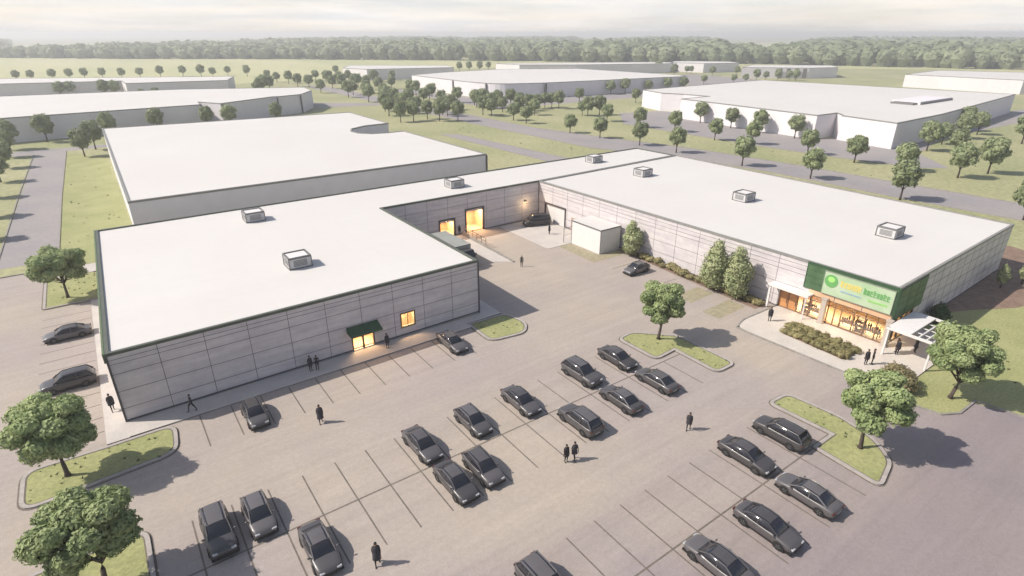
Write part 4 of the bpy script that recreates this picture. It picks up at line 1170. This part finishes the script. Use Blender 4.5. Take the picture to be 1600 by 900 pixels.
def big_tree_mesh(seed, spread, height, trunk_h, n_lobes, leaves, lsize):
    rnd = random.Random(seed); lobes = []
    cz = trunk_h + (height - trunk_h) * .5; rz = (height - trunk_h) * .5
    lobes.append(((0, 0, cz + rz * .15), (spread * .50, spread * .50, rz * .62)))
    for k in range(n_lobes):
        t = 2 * math.pi * (k * 0.618 + rnd.uniform(-.05, .05)); zz = -0.72 + 1.5 * ((k + .5) / n_lobes)
        q = math.sqrt(max(0.1, 1 - zz * zz * .8)) * rnd.uniform(.58, .74)
        c = (spread * q * math.cos(t), spread * q * math.sin(t), cz + rz * .78 * zz)
        rr = spread * rnd.uniform(.27, .40)
        lobes.append((c, (rr, rr * rnd.uniform(.85, 1.1), rr * rnd.uniform(.62, .85))))
    crown = leaf_cloud(lobes, leaves, lsize, seed)
    tr = MB(); lean = Vector((rnd.uniform(-.25, .25), rnd.uniform(-.25, .25), 0))
    fork = Vector((0, 0, trunk_h * 1.0)) + lean
    tr.tube([(0, 0, 0), tuple(Vector((0, 0, .35)) + lean * .1), tuple(fork * .6), tuple(fork), (lean.x * 1.2, lean.y * 1.2, cz + rz * .4)],
            [.26, .18, .15, .13, .04], 9)
    for (c, r) in lobes[1:]:
        cc = Vector(c); mid = fork.lerp(cc, .5) + Vector((0, 0, -.15)); tr.tube([tuple(fork + Vector((0, 0, rnd.uniform(-.2, .6)))), tuple(mid), tuple(cc)], [.085, .05, .02], 6)
    return crown, tr

def plant(name, root_loc, crown_me, trunk_me, cm, label, cat, group=None, rz=0, sc=(1, 1, 1)):
    root = empty(name, root_loc, rz, label, cat, group); root.scale = sc
    c = bpy.data.objects.new('crown', crown_me); COL.objects.link(c); c.parent = root
    if trunk_me:
        t = bpy.data.objects.new('trunk', trunk_me); COL.objects.link(t); t.parent = root
    return root
def mesh_of(mb, mt, name, smooth=False):
    o = mb.build(name, mt, smooth=smooth); me = o.data; bpy.data.objects.remove(o); return me

bigs = [
 (-8.0, 50.8, 11, 3.1, 7.9, 2.0, 'large spreading green tree on the left grass island at the warehouse corner'),
 (-6.1, 37.2, 12, 3.0, 7.5, 1.9, 'large spreading green tree at the bottom left corner of the photo'),
 (-7.65, 93.0, 13, 3.3, 7.4, 2.1, 'round green tree on the lawn strip behind the side stalls, left of the warehouse'),
 (48.7, 38.3, 14, 2.75, 7.6, 2.0, 'round green tree on the centre island between parking and store'),
 (47.9, 14.9, 15, 2.95, 8.1, 2.2, 'green tree on the long curved island right of the right hand rows'),
 (62.9, 13.4, 16, 3.15, 8.2, 1.9, 'broad green tree on the lawn in front of the white entrance canopy'),
]
for x, y, sd, sp, h, th, lab in bigs:
    cr, tr = big_tree_mesh(sd, sp, h, th, 17, 20000, .125)
    plant('broadleaf_tree', (x, y, 0.1), mesh_of(cr, M['leaf'], 'crown'), mesh_of(tr, M['bark'], 'trunk', True), None, lab, 'tree')

# upright trees against the store wall
def upright(seed, w, h, top=.62):
    lobes = []; rnd = random.Random(seed)
    for k in range(7):
        t = k / 6; z = 1.3 + (h - 1.9) * t; r = w * (.62 + .38 * math.sin(math.pi * min(1, t * .8 + .15))) * (1 - .38 * max(0, t - .55) / .45)
        lobes.append(((rnd.uniform(-.3, .3), rnd.uniform(-.3, .3), z), (r, r, (h - 1.3) * .12 + .3)))
    tr = MB(); tr.tube([(0, 0, 0), (0, 0, 1.2), (0, 0, h * .8)], [.11, .09, .03], 7)
    return leaf_cloud(lobes, 3600, .15, seed), tr
for i, (x, y, w, h, lab) in enumerate([(66.4, 59.4, 1.55, 5.9, 'narrow upright pale green tree beside the white enclosure and the small car'),
                                  (66.0, 43.7, 1.95, 7.0, 'upright light green tree against the store wall, left one of the pair'),
                                  (66.0, 40.2, 1.85, 7.2, 'upright light green tree against the store wall, right one of the pair')]):
    cr, tr = upright(40 + i, w, h)
    plant('upright_tree', (x, y, 0.02), mesh_of(cr, M['leaf_upright'], 'crown'), mesh_of(tr, M['bark'], 'trunk', True), None, lab, 'tree')
for i, (x, y, w, h, lab) in enumerate([(99.6, 20.2, .65, 3.6, 'young light green tree in the brown mulch bed behind the store'),
                                  (103.8, 18.9, .65, 3.4, 'young light green tree at the right edge of the photo by the mulch bed'),]):
    cr, tr = upright(60 + i, w, h)
    plant('young_tree', (x, y, 0.02), mesh_of(cr, M['leaf_upright'], 'crown'), mesh_of(tr, M['bark'], 'trunk', True), None, lab, 'tree')

# shrubs
def shrub_mesh(seed, r, h, n, size, m):
    rnd = random.Random(seed)
    lobes = [((rnd.uniform(-r, r) * .45, rnd.uniform(-r, r) * .45, h * rnd.uniform(.38, .55)), (r * rnd.uniform(.5, .75),) * 2 + (h * rnd.uniform(.38, .5),)) for _ in range(5)]
    return mesh_of(leaf_cloud(lobes, n, size, seed), m, 'shrub')
olive = [shrub_mesh(80 + i, .72, .8, 520, .09, M['leaf_olive']) for i in range(3)]
def shrub(me, x, y, label, group=None, sc=1.0, z=0.05):
    o = bpy.data.objects.new('shrub', me); COL.objects.link(o); o.location = (x, y, z); o.rotation_euler = (0, 0, random.uniform(0, 6.28)); s = sc * random.uniform(.85, 1.15); o.scale = (s, s, s * random.uniform(.85, 1.1))
    return tag(o, label, 'shrub', group)
structure('planter_soil', rounded([(61.5, 22.9), (64.9, 23.1), (64.9, 31.1), (61.8, 31.0)], .6), 0.136, M['mulch'])
for i in range(9):
    for j in range(3):
        shrub(olive[(i + j) % 3], 62.1 + j * 1.15 + random.uniform(-.15, .15), 23.5 + i * .87 + random.uniform(-.15, .15),
              'low olive shrub, %s from the left in the %s line of the patio bed' % (ORD[8 - i], ('front', 'middle', 'back')[j]), 'shrubs in the bed on the store patio', .95, .14)
for i in range(19):
    y = 36.9 + i * 1.38
    if abs(y - 59.4) < .8: continue
    shrub(olive[i % 3], 66.9 + random.uniform(-.25, .2) + (.3 if y > 50 else -.25), y, 'low olive shrub, %s from the right in the strip along the store wall' % ORD[i if y < 59 else i - 1], 'shrubs along the store wall', 1.05 + .25 * (i % 2))
shrub(shrub_mesh(90, 1.9, 1.9, 3200, .12, M['leaf_brown']), 61.3, 17.4, 'large bronze and olive shrub at the right front corner of the patio', None, 1.0)
shrub(shrub_mesh(91, 1.4, 2.6, 2600, .13, M['leaf_dark']), 80.3, 20.9, 'dark green bush in the shade behind the store corner', None, 1.0)

# background trees: round crowns on short trunks
def lolly(seed):
    rnd = random.Random(seed)
    lobes = [((0, 0, 4.1), (2.0, 2.0, 2.3))]
    for k in range(9):
        t = k * 2.4; zz = -0.8 + 1.6 * k / 8; q = math.sqrt(max(.1, 1 - zz * zz)) * 1.55
        lobes.append(((q * math.cos(t), q * math.sin(t), 4.1 + zz * 1.7), (rnd.uniform(.95, 1.25),) * 2 + (rnd.uniform(.8, 1.1),)))
    tr = MB(); tr.tube([(0, 0, 0), (0, 0, 1.2), (0, 0, 3.5)], [.20, .15, .06], 7)
    for t in (0.5, 2.6, 4.7): tr.tube([(0, 0, 1.5), (.9 * math.cos(t), .9 * math.sin(t), 3.0)], [.09, .03], 5)
    return mesh_of(leaf_cloud(lobes, 1700, .26, seed), M['leaf_far'], 'crown'), mesh_of(tr, M['bark'], 'trunk', True)
lols = [lolly(200 + i) for i in range(4)]
ROWS = {
 'loose rows behind the long stepped building': [(137.6,377.6,6.8),(123.4,330,6),(149.6,386.5,6.3),(149.7,367.1,6.1),(122.6,299.3,6.7),(181.9,429,6.4),(164.4,382.4,5),(196.2,429.3,5.7),(165.4,363.6,5.5),(159.7,325.5,5.7)],
 'scattered group before the small shaded white building': [(164.1,435.0,5.6),(153.0,388.9,6.2),(154.1,427.6,6),(135.7,389.4,6),(150.9,350.9,6),(178.7,424.5,5.6),(148.6,438.7,5.8),(137.5,313.5,6.0),(139.6,343.8,5.8),(130.5,340.8,5.9)],
 'thin rows leading into the pale meadow': [(120.8,490.1,5.2),(120.6,463.2,5.5),(124.1,446.1,6.1),(121.6,416.8,6.5),(125.1,404.1,6.3),(149,463.3,5.7),(119,362.9,5.8),(147.7,429.2,6.1),(187,524.3,5.6)],
 'back rows of clump behind notched warehouse': [(131.7,288.0,5.6),(124,260,5.6),(144.1,279.1,5.6),(144.6,261.2,5.5),(159.4,317.7,5.8),(163.4,305.8,5.6),(133.9,238.0,5.4),(113.4,258.5,5.8),(119.5,243.1,5.4),(129,232.5,5.4)],
 'dense clump behind the notched warehouse': [(133.9,301.7,5.7),(122.2,279.6,5.3),(108.1,242.6,6.1),(124.7,266.8,5.2),(103.6,221.6,5.6),(132.7,273,5.9),(109.2,221.3,5.7),(125.7,250.7,4.9),(155.1,293.2,5.8),(116.6,223.2,5.4),(117.9,215.1,5.7),(128.3,226.6,5.1),(141,244.7,5),(159.3,270.7,5.6),(124,210.7,5.7)],
 'loose clump below the rounded white building': [(161.3,257.2,5.4),(162.7,251.5,5.9),(143,221.2,5.7),(144.1,216,5.6),(164,240.5,6.2),(173.9,243.4,5.9),(144,199.5,5.3),(160,217.3,5.3),(142.7,189.1,5.1),(168.1,221.1,5.5),(176.1,224.6,5.1),(181.7,225.9,5.2),(184.8,219.2,5.6)],
 'middle group between road and rounded building': [(158.1,238.6,5.4),(155.9,246.5,5.8),(156.1,225.0,5.2),(169.7,230.2,5.4),(161.1,207.5,5.2),(185.5,225.3,5.4),(211.5,234.5,5.4)],
 'avenue on the road behind the store': [(141.3,160.9,5),(142.3,146.4,5.1),(142.9,128.7,5.2),(142.7,113.7,5.2),(142.1,90.7,5.5),(142.8,71.9,5.3),(139.1,49.8,5.8),(142.2,29.2,5.4)],
 'grass strip row beyond the store road': [(177.7,194.7,4.7),(178.1,191.6,5.6),(184.7,191.3,5.7),(173.2,174.7,5.2),(171.3,155.2,5.3),(174,140.5,5.1),(170.7,120.7,5),(174,108.8,5.2),(171.9,89,5.4),(171.2,75,5.6),(170.7,62.2,5.6)],
 'row against the biggest white front wall': [(239.4,194,4.7),(201,150,5.6),(198.5,134,5.3),(196.8,121.1,5.5),(196.2,107.1,5.6)],
 'lawn group beside the biggest white building': [(207.1,70.7,6.2),(223.7,72.7,4.8),(262.5,79.5,6),(241.9,73.2,5.8),(256.3,73.5,5.7),(209.6,63.9,5.4),(173.2,50.8,6.1),(185,48.2,6.3),(246.5,58,6.3)],
 'row along the rounded building grey side': [(234,216,5),(233.4,206,5.3),(255.4,256,5.8),(266.4,255,5.9),(284.4,253,5.4),(299.7,251,5.5),(313.8,250,5.6)],
 'scattered row behind the rounded building': [(298.5,501.1,6.1),(305.9,495.8,6.1),(314.1,490,6.1),(333.4,504.4,5.9),(447.5,469.2,4.9),(459.5,468.8,4.5),(447.9,444.7,4.8),(467.4,454.9,4.9),(447.6,422.4,5.9),(444.7,403,5.7),(440.9,382.5,6.9),(417.9,344.6,6.4)],
 'row before the small far white buildings': [(445.5,353.5,4.8),(448.6,351.3,4.8),(362.5,271.7,4.8),(442.4,324,5.5),(387.4,264.7,4.6),(459.4,311.8,5.5),(399.5,263.3,4.7),(420.6,268.3,5.7),(428,265,4.6),(433.8,258.8,5.7),(449.4,258.6,5),(445,250.8,5.7)],
 'line at the left edge side road': [(-21.1,237,6.6),(-21,221.9,5.6),(-20.5,203.7,5.1),(-20.2,184.2,4.7),(-20.4,166.4,4.4),(-19.6,148,4.5),(-19.1,131,4.2)],
 'row under the long stepped wall': [(-11.9,247,6.1),(-2.7,210.7,5.6),(.4,222,5.9),(5.7,248,5.7),(20.5,250,5.9),(37.5,251,5.4),(45.1,249,6),(62.9,251,5.2)],
 'row between two long upper left roofs': [(-7.9,424,6.1),(-2.9,424,6.2),(12.3,412,6.2),(17.4,410,6.2),(27.9,385,3.9),(34.4,382,4.5),(86,378,5.2),(90,385,6.6),(94,393,6.7),(98,396,6.7)],
 'row above the farthest upper left roof': [(-35.3,595.6,5.7),(-26.1,588.9,5.7),(-13,586.3,6.2),(-2.3,585.3,5.8),(7.3,584,5.9),(19.2,584,5.9),(31.6,575.1,5.9),(44.1,575,6),(58,571,6.1),(74.8,574.5,6.2),(86,558.8,6.7),(93.8,552.9,5.6),(107.6,564.4,5.5),(117,537.9,6.2)],
}
def view_x(x, y):
    c, s = math.cos(R(54.33)), math.sin(R(54.33)); return (x * s - y * c) / (x * c + y * s)
for gi, (desc, pts) in enumerate(ROWS.items()):
    pts = sorted(pts, key=lambda p: view_x(p[0], p[1]))
    for i, (x, y, w) in enumerate(pts):
        s = w / 5.5
        cr, tr = lols[(i * 3 + gi) % 4]
        plant('round_tree', (x, y, 0), cr, tr, None, 'round tree, %s from the left in the %s' % (ORD[i], desc), 'tree', desc, random.uniform(0, 6.28), (s * 1.14, s * 1.14, s * random.uniform(1.14, 1.32)))

# ------------------------------------------------------------------ background buildings
def plain_building(poly, h, label, name='warehouse', extra=None, cap=0.35, capm='cap_grey'):
    p = ccw(poly); cx = sum(a for a, _ in p) / len(p); cy = sum(b for _, b in p) / len(p)
    root = empty(name, (cx, cy, 0), 0, label, 'building')
    mb = MB(); mb.prism(p, 0, h - .35); mb.build('wall', M['far_wall'], root, world=True)
    mb = MB(); mb.prism(inset(p, .2), h - .349, h - .15); mb.build('roof', M['roof'], root, world=True)
    parapet(root, p, h - .35, h, cap, M[capm])
    return root
b = plain_building([(2.4, 110.5), (72.1, 110.4), (71.8, 152.2), (66.8, 152), (62.5, 153), (60, 156), (59.6, 160), (61.5, 164.5), (66.8, 168), (74.8, 169), (75, 201.5), (3.2, 207)], 8.0,
    'plain white warehouse with a curved notch in its far roof edge')
mb = MB(); mb.box(71.9, 72.25, 110.2, 110.6, 0, 7.64); mb.build('corner_trim', M['joint'], b, world=True)
b = plain_building([(-90, 246), (37.2, 257.6), (38.2, 269), (44.2, 257), (68, 272.8), (70, 272.0), (81.3, 276.2), (91.5, 292.4), (94.1, 312.6), (42, 336), (-90, 350)], 8.0,
    'long white building with stepped right end behind the notched warehouse')
mb = MB()
for x, y in ((69.6, 271.4), (80.9, 275.6), (45.0, 256.9)):
    mb = MB(); mb.box(x - .3, x + .3, y - .4, y, 0, 7.6); mb.build('corner_trim', M['joint'], b, world=True)
plain_building([(-110, 448), (22, 417.4), (22.4, 394.5), (72.8, 387), (83.2, 420), (-110, 520)], 8.0, 'farthest low white building at the upper left, mostly its roof showing')
b = plain_building(rounded([(180.9, 365), (180.7, 291.9), (186.5, 272), (211.5, 263.2), (318, 252.5), (323.5, 263), (318.8, 359), (265.4, 386.5), (210.4, 377.6)], 10, 6, skip=(0, 4, 5, 6, 7, 8)), 8.0,
    'white building with a rounded front corner in the upper centre')
mb = MB(); mb.box(180.2, 180.7, 310.5, 311.5, 0, 7.6); mb.box(211.0, 212.2, 262.4, 263.3, 0, 7.6); mb.box(183.4, 184.0, 280, 281, 0, 7.6); mb.build('wall_fin', M['joint'], b, world=True)
b = plain_building([(201.2, 78.4), (236.9, 79.2), (342.5, 88.7), (327, 205), (223.4, 202), (218.2, 186), (222, 176), (223.2, 163.5), (204.6, 163.5), (203.6, 146.6), (199.2, 102.3), (211, 101.7), (208, 98.6), (205.4, 97.3)], 8.0,
    'biggest white building with very wide flat roof at the upper right')
mb = MB(); mb.box(262, 292, 96, 106, 7.86, 8.9); mb.build('roof_monitor', M['far_wall'], b, world=True)
mb = MB(); mb.box(262, 292, 95.6, 95.99, 7.86, 8.6); mb.box(258, 262, 97, 105, 7.86, 8.5); mb.build('roof_vent', M['unit_dark'], b, world=True)
plain_building([(174.7, 473), (183.3, 445.5), (251, 430), (262.5, 460), (193.7, 509)], 8.0, 'small white building with shaded right side behind the rows of trees')
plain_building([(315, 464), (356.5, 445), (474, 392), (443, 372), (359, 404), (318, 432)], 8.0, 'low white building just behind the rounded one')
plain_building([(457.8, 392.8), (468.7, 353.7), (505.6, 342.5), (521.3, 364), (490, 400)], 8.0, 'small white building with grey side close to the far wood edge')
b = plain_building([(440, 294.6), (475, 258), (503, 249.5), (529, 268), (480, 312)], 8.0, 'small far white building with dark vertical bays, behind the biggest white building')
mb = MB()
for k in range(4):
    t = .55 + k * .12; x = 440 + 35 * t; y = 294.6 - 36.6 * t; mb.prism([(x - .7, y - .7), (x + 1.3, y - 2.7), (x + 1.5, y - 2.5), (x - .5, y - .5)], 0, 7.3)
mb.build('window_bay', M['unit_dark'], b, world=True)
plain_building([(451.8, 178.9), (451.6, 115.3), (518, 75), (560, 100), (520, 185)], 8.0, 'long low white building at the right edge near the far wood')

# ------------------------------------------------------------------ far wood and ground tufts
rnd = random.Random(5)
front = [(-900, 1150), (-81, 1190), (60, 1040), (215, 919), (340, 790), (472, 658), (560, 540), (667, 413), (720, 300), (770, 178), (860, 20), (1000, -200)]
wood = MB()
def blob(x, y, r, h, sub):
    seg = 9 if sub else 7
    rings = 5
    c = (x, y, h * .56)
    off = rnd.random() * 50
    vs = []
    for i in range(rings):
        t = math.pi * (i / (rings - 1)) * .72 + .02
        for k in range(seg):
            a = 2 * math.pi * (k + .5 * (i % 2)) / seg; d = Vector((math.sin(t) * math.cos(a), math.sin(t) * math.sin(a), math.cos(t)))
            q = 1 + .30 * noise.noise(d * 2.1 + Vector((off, 0, 0)))
            vs.append((x + d.x * r * q, y + d.y * r * q, c[2] + d.z * h * .46 * q))
    fs = []
    for i in range(rings - 1):
        for k in range(seg): fs.append((i * seg + k, (i + 1) * seg + k, (i + 1) * seg + (k + 1) % seg, i * seg + (k + 1) % seg))
    fs.append(tuple(range(seg)))
    vs += [(x + r * .5 * math.cos(2 * math.pi * k / seg), y + r * .5 * math.sin(2 * math.pi * k / seg), 0) for k in range(seg)]
    b0 = rings * seg
    for k in range(seg): fs.append(((rings - 1) * seg + k, b0 + k, b0 + (k + 1) % seg, (rings - 1) * seg + (k + 1) % seg))
    wood.add(vs, fs)
    # leaf clumps that break the outline
    for _ in range(46 if sub else 16):
        z = rnd.uniform(-.2, 1); a = rnd.uniform(0, 6.28); q = math.sqrt(1 - z * z); d = Vector((q * math.cos(a), q * math.sin(a), z))
        p = Vector((x + d.x * r * rnd.uniform(.92, 1.1), y + d.y * r * rnd.uniform(.92, 1.1), c[2] + d.z * h * .46 * rnd.uniform(.92, 1.12)))
        nn = (d + Vector((rnd.gauss(0, .4), rnd.gauss(0, .4), rnd.gauss(0, .4)))).normalized(); u = nn.orthogonal().normalized(); w_ = nn.cross(u); s = r * rnd.uniform(.14, .28)
        wood.add([tuple(p + u * s), tuple(p + w_ * s), tuple(p - u * s), tuple(p - w_ * s)], [(0, 1, 2, 3)])
fw_ = Vector((math.cos(R(54.33)), math.sin(R(54.33)), 0))
depth = 0; step = 17.0; k = 0
while depth < 1700:
    for (a, b) in zip(front[:-1], front[1:]):
        A = Vector((*a, 0)); B = Vector((*b, 0)); L = (B - A).length; nn = Vector((B - A)).normalized(); out = Vector((-nn.y, nn.x, 0))
        m_ = max(1, int(L / step))
        for j in range(m_):
            p = A.lerp(B, (j + rnd.random()) / m_) + out * (depth + rnd.uniform(-.35, .35) * step)
            vx = view_x(p.x, p.y)
            if abs(vx) > 1.1: continue
            scl = min(1.9, max(1.0, step / 17)) * rnd.uniform(.8, 1.2)
            left = p.x < 330
            blob(p.x, p.y, 9.5 * scl, (13.5 if left else 16.5) * rnd.uniform(.85, 1.15) * min(1.25, scl ** .3), depth < 60)
    depth += step * .9; step = min(40, step * 1.12)
wo = wood.build('far_wood', M['wood'])
tag(wo, 'hazy band of green woodland along the horizon', 'woodland', kind='stuff')

# loose tufts in the grass
tf = MB(); rnd = random.Random(9)
def tuft(x, y, s, z=0.1):
    for _ in range(7):
        a = rnd.uniform(0, 6.28); d = s * .5; tf.add([(x + rnd.uniform(-d, d), y + rnd.uniform(-d, d), z), (x + d * math.cos(a) * .4 + .03, y + d * math.sin(a) * .4, z), (x + s * math.cos(a), y + s * math.sin(a), z + s * rnd.uniform(.6, 1.2))], [(0, 1, 2)])
for (x0, x1, y0, y1, n, s, z) in ((-10.5, -.6, 48.8, 53, 26, .14, .11), (33, 38, 49.5, 54, 14, .14, .11), (45.2, 50.9, 35.8, 40.5, 14, .14, .11), (48.5, 51, 30, 35, 8, .14, .11), (47.9, 50.6, 13.5, 22.8, 18, .14, .11),
                               (-10, -4, 91, 102, 24, .18, .11), (-8, 2, 108, 200, 26, .22, 0), (66, 105, -5, 15, 26, .18, .02), (111, 124, 100, 200, 16, .35, 0), (157, 171, 40, 130, 14, .3, 0), (180, 260, 0, 60, 14, .4, 0), (112, 138, 10, 80, 14, .3, 0)):
    for _ in range(n): tuft(rnd.uniform(x0, x1), rnd.uniform(y0, y1), s * rnd.uniform(.7, 1.4), z)
tag(tf.build('grass_tufts', M['leaf_dark']), 'small dark tufts of longer grass scattered over the lawns', 'grass', kind='stuff')

# ------------------------------------------------------------------ air
hz = MB(); hz.box(-5400, 5400, -1700, 5400, -1.0, 40.0)
hm = bpy.data.materials.new('haze'); hm.use_nodes = True
t = hm.node_tree; t.nodes.remove(t.nodes['Principled BSDF'])
vp = t.nodes.new('ShaderNodeVolumePrincipled'); vp.inputs['Color'].default_value = (0.97, 0.97, 0.97, 1); vp.inputs['Density'].default_value = 0.00052
vp.inputs['Anisotropy'].default_value = 0.2
t.links.new(vp.outputs['Volume'], t.nodes['Material Output'].inputs['Volume'])
tag(hz.build('haze', hm), 'pale summer haze in the air over the whole site', 'haze', kind='stuff')
